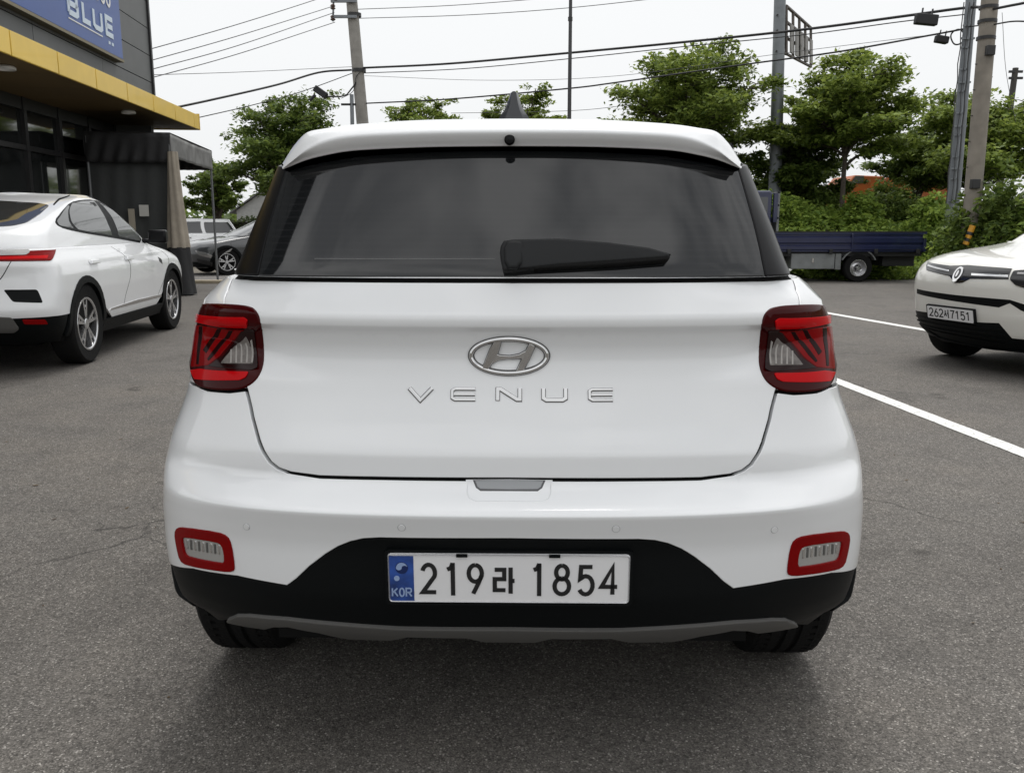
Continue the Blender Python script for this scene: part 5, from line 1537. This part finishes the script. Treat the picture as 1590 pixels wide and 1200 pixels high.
# far wood that closes the view all round the lot
fn = 2600; fa = RNG.uniform(0, 2 * PI, fn); fr_ = RNG.uniform(62, 80, fn)
fc = np.stack([np.sin(fa) * fr_, np.cos(fa) * fr_, RNG.uniform(.2, 1, fn) * (3.4 + 1.3 * np.sin(fa * 9) + .8 * np.sin(fa * 23))], 1)
V, F = leaf_cloud(fc, 14, .7, 1.5, .8, up=.3); o = mesh_np('far_wood', V, F, LEAF_B); o['kind'] = 'stuff'; o['label'] = 'far belt of trees round the lot'

# ================================================================== shop building at the left
BT = rad(4.5)
shop = thing('shop_building', 'dark grey shop with a yellow canopy band and glass front at the left', 'building', (-6.568, 18.87, 0), BT)
CLAD = mat('grey cladding panel', (.13, .135, .135), rough=.55, var=.10, vscale=1.5)
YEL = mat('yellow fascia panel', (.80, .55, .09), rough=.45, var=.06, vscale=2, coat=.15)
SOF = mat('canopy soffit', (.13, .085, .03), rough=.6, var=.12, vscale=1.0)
DKF = mat('dark window frame', (.022, .022, .023), rough=.45)
WX = -.8                                             # wall plane, canopy edge is x = 0
y_end = -.3
# cladding, panel by panel, bottom up
zrow = [3.58, 4.10, 4.62, 5.14, 5.66, 6.18, 6.70, 7.22, 7.74]
pm = {}
for r_ in range(len(zrow) - 1):
    yy = y_end - .06; k = 0
    first = 2.62
    while yy > -17:
        L_ = 2.62
        key = round(L_, 2)
        if key not in pm:
            mb = MB(); mb.box(-.03, .0, -L_ + .012, -.0, .008, .512); pm[key] = mb.mesh('wall_panel'); pm[key].materials.append(CLAD)
        o = bpy.data.objects.new('wall_panel', pm[key]); COL.objects.link(o); o.parent = shop; o.location = (WX + .03 + random.uniform(-.001, .001), yy, zrow[r_])
        yy -= L_
MB().box(WX - .25, WX - .01, -20, y_end, 3.3, 7.8).build('wall_core', SEAM, shop)
MB().box(WX - .02, WX + .07, y_end - .06, y_end + .02, 3.52, 7.8).build('corner_trim', DKF, shop)
MB().box(WX - 6, WX - .02, y_end - .04, y_end, 0, 7.8).build('end_wall', CLAD, shop)
MB().box(WX - 6, WX + .1, -20, y_end + .05, 7.8, 7.95).build('parapet', DKF, shop)
# canopy: yellow fascia panels about 1.3 m long, soffit, end
seams_ = [.12, -.25, -1.55, -2.83, -4.13, -5.43, -6.73, -8.03, -9.33, -10.6, -11.9, -13.2, -14.5, -15.8, -17.1]
for k in range(len(seams_) - 1):
    a, b = seams_[k], seams_[k + 1]
    MB().box(-.035, .0, b + .013, a - .013, 3.24, 3.53).build('fascia_panel', YEL, shop, bevel=.006)
    MB().box(-.02, .012, b + .006, a - .006, 3.535, 3.555).build('fascia_drip', DKF, shop) if k % 4 == 9 else None
MB().box(WX - .3, -.04, -17, .10, 3.30, 3.50).build('canopy_box', SEAM, shop)
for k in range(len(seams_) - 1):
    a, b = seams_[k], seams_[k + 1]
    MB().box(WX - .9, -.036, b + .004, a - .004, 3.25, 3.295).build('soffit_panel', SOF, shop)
MB().box(WX - .3, .006, .1205, .15, 3.23, 3.56).build('canopy_end', YEL, shop)
LIGHTG = mat('downlight glass', (.75, .74, .70), rough=.3)
for s_ in (-7.3, -2.9):
    M = Matrix.Translation((-.42, s_, 3.225)) @ Matrix.Rotation(PI / 2, 4, 'Y')
    MB().lathe([(.0001, -.02), (.10, -.02), (.12, .0), (.12, .03)], 20, M).build('downlight', LIGHTG, shop, smooth=40)
# glass front
GX = WX - .75
pw = 1.30; y = -.55; k = 0
while y > -15.5:
    MB().box(GX - .02, GX, y - pw + .05, y - .05, .18, 2.42).build('glass_pane', SHOPGLASS, shop)
    MB().box(GX - .02, GX, y - pw + .05, y - .05, 2.52, 3.05).build('transom_pane', SHOPGLASS, shop)
    MB().box(GX - .05, GX + .06, y - .05, y + .05, .1, 3.25).build('mullion', DKF, shop)
    y -= pw; k += 1
MB().box(GX - .05, GX + .05, -16, -.5, 2.43, 2.51).build('transom_bar', DKF, shop)
MB().box(GX - .05, GX + .04, -16, -.5, 3.06, 3.25).build('head_frame', DKF, shop)
MB().box(GX - .06, GX + .08, -16, -.5, 0, .17).build('plinth', mat('dark plinth', (.05, .05, .05), rough=.7), shop)
MB().box(GX - .5, GX - .03, -16, -.5, .0, 3.25).build('interior_backing', SEAM, shop)
MB().box(GX - .03, WX, -.5, -.34, 0, 3.25).build('end_pier', CLAD, shop)

# sign on the cladding
sign = thing('shop_sign', 'blue shop sign with the word BLUE in white outlined letters', 'sign', (-6.568, 18.87, 0), BT)
SBL = mat('sign blue', (.026, .082, .31), rough=.4, coat=.1, var=.05, vscale=1)
SY0, SY1, SZ0, SZ1 = -8.4, -2.3, 4.20, 6.3
SX = WX + .16
MB().box(WX + .035, SX, SY0, SY1, SZ0, SZ1).build('sign_box', SBL, sign, bevel=.008)
MB().box(WX + .032, SX + .01, SY0 - .02, SY1 + .02, SZ0 - .05, SZ0 - .004).build('sign_edge', mat('sign edge', (.20, .17, .10), rough=.5), sign)
SWH = mat('sign pale letter', (.62, .72, .82), rough=.4)
SWH2 = mat('sign white letter', (.80, .80, .78), rough=.4)
def sf(a, b, h): return Vector((SX + h, a, b))
for ch, s0, s1 in (('B', -4.62, -4.22), ('L', -4.06, -3.70), ('U', -3.62, -3.22), ('E', -3.08, -2.70)):
    mb = MB(); glyph(mb, ch, s0 + .035, 4.50, (s1 - s0 - .07) / .57, .27, .085, sf, .001, .012); mb.build('letter', SWH, sign)
MB().box(SX, SX + .008, -4.62, -3.24, 4.395, 4.415).build('underline', SWH2, sign)
for a in (-2.98, -2.83): MB().box(SX, SX + .006, a, a + .09, 4.34, 4.39).build('small_mark', SWH, sign)
x = -3.66
for ch in '1566':
    mb = MB(); glyph(mb, ch, x, 4.98, .22 / .56 * .85, .34, .045, sf, .001, .01); mb.build('letter', SWH2, sign); x += .21 if ch == '1' else .25
mb = MB(); mb.prism([(-5.42 + .24 * math.cos(t), 4.86 + .24 * math.sin(t)) for t in np.linspace(0, 2 * PI, 33)[:-1]], .001, .01, sf); mb.build('round_mark', SWH2, sign)

# ================================================================== event tent beside the shop
TENT = mat('black tent fabric', (.022, .022, .023), rough=.8, bump=.5, bscale=9)
TENTG = mat('weathered grey tent fabric', (.17, .17, .165), rough=.85, var=.25, vscale=3, bump=.4, bscale=8)
BEIGE = mat('beige curtain cloth', (.33, .29, .235), rough=.9, var=.12, vscale=5, bump=.4, bscale=14)
tent = thing('canopy_tent', 'black pop-up tent with a gathered beige curtain beside the shop', 'tent', (-6.08, 16.0, 0), rad(8.2))
tw, td_ = 1.45, 3.85
ztop, zlow = 2.88, 2.36
def drape(name, p0, p1, zt, zb, m, amp=.03, waves=9, n=60):
    p0, p1 = Vector(p0), Vector(p1); d = (p1 - p0); nrm = Vector((-d.y, d.x, 0)).normalized()
    vs, fs = [], []
    for i in range(n + 1):
        t = i / n
        for j in range(7):
            s_ = j / 6
            o = math.sin(t * waves * 2 * PI + j * .5) * amp * s_ + math.sin(t * 31 + j) * amp * .3
            z = zt + (zb - zt) * s_ - .02 * math.sin(t * PI) * (1 if j < 6 else .3)
            p = p0 + d * t + nrm * o; vs.append((p.x, p.y, z))
    for i in range(n):
        for j in range(6): a = i * 7 + j; fs.append((a, a + 1, a + 8, a + 7))
    o = MB().add(vs, fs).build(name, m, tent, smooth=70)
    sd = o.modifiers.new('cloth', 'SOLIDIFY'); sd.thickness = .006
    return o
drape('valance', (-tw, 0, 0), (0, 0, 0), ztop, zlow, TENT, .03, 6); drape('valance', (0, 0, 0), (0, td_, 0), ztop - .02, zlow + .1, TENTG, .018, 5)
drape('valance', (-tw, td_, 0), (0, td_, 0), ztop, zlow + .1, TENT); drape('valance', (-tw, 0, 0), (-tw, td_, 0), ztop, zlow, TENT)
MB().add([(-tw, 0, ztop), (0, 0, ztop), (0, td_, ztop), (-tw, td_, ztop), (-tw / 2, td_ / 2, ztop + .12)], [(0, 1, 4), (1, 2, 4), (2, 3, 4), (3, 0, 4)]).build('tent_roof', TENT, tent)
STEEL = mat('painted steel pole', (.16, .165, .17), rough=.45, metal=.5)
for x, y in ((-.03, td_ - .03), (-.03, .03), (-tw + .03, .03), (-tw + .03, td_ - .03)):
    MB().tube([(x, y, 0), (x, y, ztop - .04)], .025, 8).build('pole', STEEL, tent, smooth=40)
# side curtain hung inside, dark, and the gathered beige one round the near leg
drape('side_curtain', (-tw, .12, 0), (.0, .12, 0), zlow + .2, .03, mat('dark curtain', (.052, .055, .054), rough=.85, bump=.4, bscale=10), .02, 5)
PAPER = mat('paper notice', (.55, .54, .50), rough=.8)
MB().box(-.62, -.46, .02, .035, 1.42, 1.62).build('paper_notice', PAPER, tent)
MB().box(-.80, -.70, -.02, .02, .75, 1.55).build('wood_batten', mat('pale batten', (.38, .34, .27), rough=.8), tent)
vs, fs = [], []; n = 40
prof_ = [(2.55, .085), (2.2, .10), (1.7, .13), (1.2, .165), (.86, .19)]
for z, r in prof_:
    for k in range(n):
        a = 2 * PI * k / n; rr_ = r * (1 + .10 * math.sin(a * 7 + z * 2)); vs.append((rr_ * math.cos(a) + .02, rr_ * math.sin(a) + .02, z))
for i in range(len(prof_) - 1):
    for k in range(n): fs.append((i * n + k, i * n + (k + 1) % n, (i + 1) * n + (k + 1) % n, (i + 1) * n + k))
MB().add(vs, fs).build('leg_curtain', BEIGE, tent, smooth=60)
vs, fs = [], []
prof_ = [(.87, .19), (.6, .205), (.25, .225), (.02, .25)]
for z, r in prof_:
    for k in range(n):
        a = 2 * PI * k / n; rr_ = r * (1 + .06 * math.sin(a * 6 + z * 3)); vs.append((rr_ * math.cos(a) + .02, rr_ * math.sin(a) + .02, z))
for i in range(len(prof_) - 1):
    for k in range(n): fs.append((i * n + k, i * n + (k + 1) % n, (i + 1) * n + (k + 1) % n, (i + 1) * n + k))
MB().add(vs, fs).build('leg_weight_cover', TENT, tent, smooth=60)
# pale kerb seen behind the tent
kb = MB().box(-8.2, -4.6, 19.2, 19.42, 0, .07).build('kerb', mat('pale concrete', (.42, .36, .26), rough=.85, var=.15, vscale=4), bevel=.01); structure(kb)
# small pale house far left
hs = thing('small_house', 'pale grey gabled house far behind the dark car', 'house', (-11.8, 42, 0), rad(10))
MB().prism([(-1.2, 0), (1.6, 0), (1.6, 1.95), (.2, 2.95), (-1.2, 1.95)], 0, 5, lambda a, b, h: Vector((a, h, b))).build('wall', mat('pale render', (.42, .42, .41), rough=.8, var=.08), hs)
MB().box(-.4, .3, -.03, .0, .9, 1.6).build('window', SIDEGLASS, hs)
mb = MB()
for sg in (1, -1):
    mb.prism([(.2, 2.97), (.2, 3.05), (.2 + sg * 1.7, 1.87), (.2 + sg * 1.7, 1.80)], -.2, 5.2, lambda a, b, h: Vector((a, h, b)))
mb.build('roof', mat('grey roof', (.14, .14, .14), rough=.7), hs)

# ================================================================== poles
CONC = mat('pole concrete', (.30, .285, .26), rough=.85, var=.14, vscale=5, bump=.15, bscale=30)
CONC2 = mat('stained pole concrete', (.25, .225, .19), rough=.85, var=.22, vscale=3, bump=.2, bscale=25)
GALV = mat('galvanised steel', (.21, .225, .24), rough=.5, metal=.4, var=.12, vscale=4)
PORC = mat('insulator porcelain', (.10, .055, .04), rough=.3, coat=.4)
def pole_px(name, label, cat, pts, Y, r0, r1, m, z_foot=0.0, part='shaft', n=14, group=None):
    """pole through two picture points, carried down to its foot and up beyond the frame"""
    (px0, py0), (px1, py1) = pts
    a, b = at(px0, py0, Y), at(px1, py1, Y)          # a upper, b lower
    t = (b - a) / (b.z - a.z)
    foot = a + t * (z_foot - a.z)
    root = thing(name, label, cat, (foot.x, foot.y, z_foot), 0, group)
    top = a + t * (a.z + .9 - a.z)
    mb = MB(); mb.tube([(0, 0, -.1)] + [tuple((foot + (top - foot) * f) - foot) for f in (.33, .66, 1.0)], [r0, r0 + (r1 - r0) * .33, r0 + (r1 - r0) * .66, r1], n); mb.build(part, m, root, smooth=40)
    return root, foot, t
UP = 'utility poles round the lot'
p1, f1, t1 = pole_px('utility_pole', 'concrete utility pole with a steel bracket and camera, left of the car roof', 'pole', [(546, 0), (563, 192)], 28, .21, .165, CONC, group=UP)
def on1(px, py, dy=0.0): q = at(px, py, 28 + dy); return q - f1
for py, x0 in ((29, 518), (5, 516)):
    mb = MB(); a, b = on1(x0, py), on1(556, py); mb.box(a.x, b.x, -.26, -.18, a.z - .04, a.z + .04); mb.build('cross_arm', GALV, p1)
mb = MB(); a, b = on1(520, 2), on1(519, 36); mb.tube([a + Vector((0, -.2, 0)), b + Vector((0, -.2, 0))], .03, 6); mb.build('arm_post', GALV, p1)
for px, py in ((519, 33), (519, 16), (524, 4)):
    c = on1(px, py); M = Matrix.Translation(c + Vector((0, -.2, -.03))) @ Matrix.Rotation(-PI / 2, 4, 'Y')
    MB().lathe([(.0001, 0), (.05, .0), (.085, .03), (.05, .06), (.08, .1), (.05, .14), (.0001, .15)], 12, M).build('insulator', PORC, p1, smooth=40)
for py in (24, 110):
    c = on1(548 + py * .085, py); MB().lathe([(.215, -.05), (.215, .05)], 16, Matrix.Translation(c) @ Matrix.Rotation(PI / 2, 4, 'Y')).build('band', DKF, p1, smooth=40)
# a CCTV-like lamp on its arm
a, b, c = on1(556, 128), on1(530, 152), on1(507, 152)
MB().tube([a + Vector((0, -.15, 0)), a.lerp(b, .6) + Vector((0, -.2, -.12)), b + Vector((0, -.2, 0)), c + Vector((0, -.2, .0))], .022, 6).build('camera_arm', DKF, p1, smooth=50)
M = Matrix.Translation(on1(500, 145) + Vector((0, -.2, 0))) @ Matrix.Rotation(rad(35), 4, 'Y')
MB().box(-.22, .22, -.1, .1, -.10, .10, M).build('camera_body', DKF, p1, bevel=.03)
MB().tube([on1(492, 149) + Vector((0, -.2, 0)), on1(483, 158) + Vector((0, -.2, 0))], .05, 8).build('camera_hood', DKF, p1)
p1b, f1b, _ = pole_px('post', 'slim grey post with a short bracket beside the concrete pole', 'post', [(546, 148), (547, 192)], 27.6, .06, .055, GALV)
bpy.data.objects.remove([o for o in p1b.children][0])
top = at(546, 147, 27.6) - f1b
MB().tube([(0, 0, -.1), tuple(top)], .06, 8).build('shaft', GALV, p1b, smooth=40)
a, b = at(529, 162, 27.5) - f1b, at(552, 162, 27.5) - f1b
MB().box(a.x, b.x, -.05, .0, a.z - .03, a.z + .03).build('bracket', DKF, p1b)

p2, f2, _ = pole_px('flag_pole', 'thin dark metal pole rising above the middle of the car roof', 'pole', [(886, 0), (884, 184)], 24, .062, .042, mat('dark steel', (.07, .07, .072), rough=.5, metal=.4))
c = at(885.5, 30, 24) - f2
MB().lathe([(.06, -.05), (.06, .05)], 12, Matrix.Translation(c) @ Matrix.Rotation(PI / 2, 4, 'Y')).build('joint_collar', DKF, p2, smooth=40)

p3, f3, _ = pole_px('sign_mast', 'thick steel mast carrying the back of a roadside sign frame', 'sign mast', [(1211, 0), (1204, 270)], 27, .20, .165, GALV, z_foot=.9)
def on3(px, py, dy=0.0): return at(px, py, 27 + dy) - f3
FR = mat('sign frame steel', (.10, .085, .075), rough=.6, metal=.3, var=.3, vscale=6)
PAN = mat('sign back panel', (.26, .25, .24), rough=.7, var=.15, vscale=4)
# the frame recedes from the mast: near end x 1221, far end x 1260
q00, q01, q10, q11 = on3(1221, 10), on3(1221, 84), on3(1259, 44, 3.2), on3(1259, 104, 3.2)
def q_(s_, t_): return (q00 * (1 - s_) + q10 * s_) * (1 - t_) + (q01 * (1 - s_) + q11 * s_) * t_
for t_ in (0, .33, .66, 1.0): MB().tube([q_(0, t_), q_(1, t_)], .05, 6).build('frame_rail', FR, p3)
for s_ in (0, .25, .5, .75, 1.0): MB().tube([q_(s_, 0), q_(s_, 1)], .045, 6).build('frame_post', FR, p3)
off_ = Vector((.10, -.05, 0))
for k in range(5):
    s0, s1 = k / 5 + .03, k / 5 + .13
    mb = MB(); mb.add([q_(s0, .36) + off_, q_(s1, .36) + off_, q_(s1, .97) + off_, q_(s0, .97) + off_], [(0, 1, 2, 3)]); o = mb.build('back_slat', PAN, p3)
    sd = o.modifiers.new('sheet', 'SOLIDIFY'); sd.thickness = .04
for py in (14, 80): MB().tube([on3(1208, py), q_(0, 0 if py < 40 else 1)], .05, 6).build('bracket', FR, p3)
for py in (24, 48, 80):
    c = on3(1211 - py * .026 - 3.5, py, -.2); MB().lathe([(.0001, -.02), (.03, -.02), (.03, .03)], 10, Matrix.Translation(c) @ Matrix.Rotation(PI / 2, 4, 'Z')).build('bolt', DKF, p3)

TW = 'twin steel masts by the bank'
p4, f4, _ = pole_px('steel_mast', 'left of two slim steel masts standing close together', 'pole', [(1505, 0), (1472, 355)], 20, .085, .07, GALV, z_foot=.0, group=TW)
p5, f5, _ = pole_px('steel_mast', 'slightly lower mast of the close pair, nearer the concrete pole', 'pole', [(1510, 20), (1481, 360)], 20.2, .075, .06, GALV, z_foot=.0, group=TW)
for i in range(9):
    py = 40 + i * 34; a = at(1503 - py * .088, py, 19.9) - f4
    MB().box(a.x - .05, a.x + .13, a.y - .01, a.y + .03, a.z - .015, a.z + .02).build('climbing_step', GALV, p4)
p6, f6, _ = pole_px('utility_pole', 'thick stained concrete utility pole near the photo edge', 'pole', [(1537, 0), (1511, 300)], 17.6, .165, .15, CONC2, z_foot=.0, group=UP)
def on6(px, py, dy=0.0): return at(px, py, 17.6 + dy) - f6
for px, py in ((1538, 78), (1515, 285)):
    c = on6(px, py, -.16); MB().box(c.x - .09, c.x + .07, c.y - .06, c.y + .06, c.z - .10, c.z + .08).build('bracket', DKF, p6, bevel=.01)
for py in (12, 34, 60):
    c = on6(1536 - py * .085, py); MB().lathe([(.172, -.03), (.172, .03)], 16, Matrix.Translation(c) @ Matrix.Rotation(PI / 2, 4, 'Y')).build('band', DKF, p6, smooth=40)
for k in range(10):
    py = 100 + k * 20; c = on6(1529 - k * 1.75 + (10 if k % 2 else -11), py, -.02)
    MB().tube([c + Vector((-.05, 0, 0)), c + Vector((.05, 0, 0))], .009, 5).build('climbing_step', DKF, p6)
for k_, (dx, dr) in enumerate(((-.10, .012), (.11, .016), (.02, .010))):
    pts = [at(1504 - py * .088, py, 19.88) - f4 + Vector((dx + .015 * math.sin(py * .11 + k_), 0, 0)) for py in range(4, 330, 24)]
    MB().tube(pts, dr, 6).build('cable_run', MATS['dark steel'], p4, smooth=60)
for py in (60, 128, 196, 262):
    c = at(1507 - py * .088, py, 19.9) - f4; MB().box(c.x - .13, c.x + .16, c.y - .02, c.y + .02, c.z - .02, c.z + .02).build('strap', GALV, p4)
gg = thing('guy_guard', 'yellow striped guard leaning at the foot of the concrete pole', 'pole guard', tuple(at(1508, 352, 17.2) - Vector((0, 0, .35))))
YG = mat('guard yellow', (.62, .30, .02), rough=.5)
c = at(1508, 352, 17.2) - Vector((0, 0, .35))
for k in range(6):
    t = k / 9
    a = Vector((-.08 + .16 * t, 0, .55 * t)); b = Vector((-.08 + .16 * (t + 1 / 9), 0, .55 * (t + 1 / 9)))
    MB().tube([a, b], .06, 8).build('guard_segment', YG if k % 2 == 0 or k > 3 else DKF, gg)
p7, f7, _ = pole_px('utility_pole', 'distant thin dark pole with stubs at the extreme edge of the photo', 'pole', [(1577, 106), (1569, 165)], 40, .16, .12, mat('dark wood', (.06, .055, .05), rough=.8), group=UP)
bpy.data.objects.remove([o for o in p7.children][0])
top = at(1577, 106, 40) - f7; MB().tube([(0, 0, -.1), tuple(top)], [.16, .12], 10).build('shaft', mat('dark wood', (.06, .055, .05)), p7, smooth=40)
for py in (112, 122): 
    c = at(1576, py, 40) - f7; MB().box(c.x - .3, c.x + .3, -.1, -.02, c.z - .05, c.z + .05).build('cross_arm', DKF, p7)

# ================================================================== overhead wires
WIRE = mat('black cable', (.016, .016, .017), rough=.6)
WIRE2 = mat('weathered wire', (.10, .10, .105), rough=.6, metal=.3)
WG = 'overhead wires across the lot'
def wire(label, pts, r, m=WIRE):
    """pts: (px, py, distance)"""
    P = [at(a, b, c) for a, b, c in pts]
    S_ = [Vector(q) for q in spline([tuple(p) for p in P], 10)]
    o = MB().tube(S_, r, 6).build('overhead_wire', m, None, smooth=60)
    tag(o, label, 'wire', WG)
    return o
wire('thick black cable sagging left from the camera pole to the shop canopy', [(250, 172, 22), (330, 155, 23.5), (430, 132, 26), (495, 113, 27.6), (546, 109, 28)], .028)
wire('thinner cable under the thick one, running left from the camera pole', [(290, 187, 22), (390, 164, 24.5), (470, 142, 26.8), (550, 113, 28)], .012)
wire('thick black cable bundle crossing behind the flag pole to the twin masts', [(560, 106, 28), (700, 99, 26.5), (890, 82, 24.6), (1060, 66, 23), (1250, 46, 21.5), (1400, 26, 20.4), (1506, 12, 20), (1536, 16, 17.7)], .030)
wire('thin cable hanging just below the thick bundle above the car roof', [(562, 114, 28), (720, 107, 26.5), (900, 90, 24.6), (1060, 73, 23), (1250, 54, 21.5), (1400, 34, 20.4), (1507, 22, 20)], .012)
wire('second thick cable meeting the twin masts below the first one', [(564, 161, 28), (700, 154, 26.5), (880, 138, 24.8), (960, 128, 24), (1160, 100, 22.3), (1300, 81, 21), (1440, 56, 20.3), (1504, 44, 20)], .020)
wire('topmost of four pale wires rising to the left pole arm', [(225, 79, 20), (360, 41, 22.5), (490, 0, 26), (520, -12, 27.6)], .010, WIRE2)
wire('second of four pale wires rising to the left pole arm', [(225, 97, 20), (370, 56, 23), (518, 10, 27.8)], .010, WIRE2)
wire('third of four pale wires rising to the left pole arm', [(225, 111, 20), (370, 71, 23), (519, 20, 27.8)], .010, WIRE2)
wire('lowest of four pale wires rising to the left pole arm', [(225, 124, 20), (370, 84, 23), (520, 35, 27.8)], .010, WIRE2)
wire('faint nearly level wire reaching the camera pole from the shop', [(225, 117, 20), (380, 112, 24), (548, 104, 28)], .007, WIRE2)
wire('higher of two fine wires leaving the left pole for the top of the photo', [(554, 15, 28), (700, 9, 27), (860, -3, 26)], .010, WIRE2)
wire('lower of two fine wires leaving the left pole for the top of the photo', [(556, 29, 28), (720, 24, 27), (880, 13, 26), (1030, -3, 25)], .010, WIRE2)
wire('hair-thin wire level with the camera, passing the flag pole', [(566, 118, 28), (760, 125, 26.5), (960, 118, 24.5), (1210, 84, 22), (1450, 54, 20.5)], .006, WIRE2)
wire('fine wire below the second thick cable near the layered tree', [(700, 176, 30), (890, 172, 29), (1000, 160, 28)], .008, WIRE2)
wire('black cable leaving the concrete pole for the photo edge', [(1536, 16, 17.6), (1565, 10, 17), (1600, 3, 16.5), (1700, -20, 15)], .024)
wire('slack cable below it from the concrete pole to the edge', [(1536, 40, 17.6), (1570, 34, 17), (1600, 34, 16.5), (1680, 36, 15.5)], .014)
wire('short bridging cable between twin masts and concrete pole', [(1506, 42, 20), (1520, 40, 18.8), (1536, 38, 17.6)], .014)
wire('fine guy wire slanting down beside the far dark pole', [(1556, 20, 17.5), (1562, 110, 17.8), (1577, 190, 18.2)], .005, WIRE2)
wire('thin drop cable looping from the camera arm up to the pole', [(530, 153, 27.8), (548, 142, 27.8), (553, 120, 27.8), (560, 112, 27.8)], .010)
CB = 'cable splice boxes'
for lab, px, py, w_, h_, Y, r_ in (('larger black splice box hanging under the thick cable', 1438, 31, .24, .11, 20.0, 5), ('small black splice box on the lower cable beside the cable coil', 1462, 62, .14, .075, 20.2, 9)):
    c = at(px, py, Y); root = thing('splice_box', lab, 'cable box', tuple(c), 0, CB)
    M = Matrix.Rotation(rad(r_), 4, 'Y')
    MB().box(-w_, w_, -.08, .08, -h_, h_, M).build('housing', WIRE, root, bevel=.02)
    MB().box(-w_ * .5, -w_ * .4, -.02, .02, h_ * .9, h_ + .12, M).build('hook', DKF, root); MB().box(w_ * .4, w_ * .5, -.02, .02, h_ * .9, h_ + .12, M).build('hook', DKF, root)
c = at(1487, 58, 20.1); K = 40
o = MB().tube([c + Vector((.15 * math.cos(t), .02 * math.sin(3 * t), .155 * math.sin(t))) for t in np.linspace(0, 4 * PI, K)], .016, 6).build('cable_coil', WIRE, None, smooth=60)
tag(o, 'black coil of spare cable hung beside the twin masts', 'cable coil')

# ================================================================== orange lorry behind the bank
ORG = mat('orange paint', (.42, .105, .018), rough=.5, coat=.1, var=.15, vscale=2)
lo_ = thing('orange_lorry', 'orange lorry half hidden behind the bank and trees', 'lorry', tuple(at(1310, 300, 33) - Vector((0, 0, 1.15))))
c = at(1310, 300, 33) - Vector((0, 0, 1.15))
def lo_x(px): return at(px, 290, 33).x - c.x
def lo_z(py): return at(1310, py, 33).z - c.z
MB().prism([(lo_x(1306), -.2), (lo_x(1306), lo_z(293)), (lo_x(1318), lo_z(282)), (lo_x(1326), lo_z(272)), (lo_x(1372), lo_z(274)), (lo_x(1372), -.2)], 0, 2.2, lambda a, b, h: Vector((a, h, b))).build('cab', ORG, lo_, bevel=.04)
MB().prism([(lo_x(1320), lo_z(285)), (lo_x(1327), lo_z(273)), (lo_x(1340), lo_z(273)), (lo_x(1340), lo_z(285))], -.02, .02, lambda a, b, h: Vector((a, h, b))).build('cab_window', CLEAR, lo_)
MB().box(lo_x(1378), lo_x(1478), 0, 2.2, .3, lo_z(276)).build('load_body', ORG, lo_, bevel=.03)
for px in (1400, 1425, 1450): MB().box(lo_x(px), lo_x(px + 3), -.04, 0, .3, lo_z(277)).build('body_rib', ORG, lo_)
MB().box(lo_x(1460), lo_x(1473), -.06, .0, lo_z(290), lo_z(279)).build('white_panel', PLATEW, lo_)
for px in (1330, 1430, 1462):
    w_ = make_wheel(lo_, lo_x(px), .15, .48, .28, 1, style='steel'); w_.rotation_euler = (0, 0, rad(-90))

# ================================================================== little things on the asphalt
PEB = mat('light pebble', (.42, .40, .36), rough=.9); DRYL = mat('dry leaf', (.10, .07, .04), rough=.9)
def pebble(x, y, s):
    vs = []; n = 7
    for z, r in ((0, .8), (.35, 1.0), (.7, .6)):
        for k in range(n): a = 2 * PI * k / n; q = random.uniform(.75, 1.1); vs.append((x + s * r * q * math.cos(a), y + s * r * q * .8 * math.sin(a), z * s * .8 + .0005))
    fs = [(i * n + k, i * n + (k + 1) % n, (i + 1) * n + (k + 1) % n, (i + 1) * n + k) for i in range(2) for k in range(n)] + [tuple(range(2 * n, 3 * n))]
    return vs, fs
mb = MB(); mb2 = MB()
for _ in range(420):
    x, y = random.uniform(-3.5, 3.5), random.uniform(1.0, 8); vs, fs = pebble(x, y, random.uniform(.002, .0055)); (mb if random.random() < .7 else mb2).add(vs, fs)
o = mb.build('grit', PEB); o['kind'] = 'stuff'; o['label'] = 'pale grit scattered on the asphalt'
for _ in range(40):
    x, y = random.uniform(-3, 3), random.uniform(1.0, 6); a = random.uniform(0, 6); L_ = random.uniform(.008, .022)
    c_, s_ = math.cos(a), math.sin(a)
    mb2.add([(x - c_ * L_, y - s_ * L_, .002), (x - s_ * L_ * .4, y + c_ * L_ * .4, .004), (x + c_ * L_, y + s_ * L_, .006), (x + s_ * L_ * .4, y - c_ * L_ * .4, .003)], [(0, 1, 2, 3)])
o = mb2.build('debris', DRYL); o['kind'] = 'stuff'; o['label'] = 'dark crumbs and leaf bits on the asphalt'
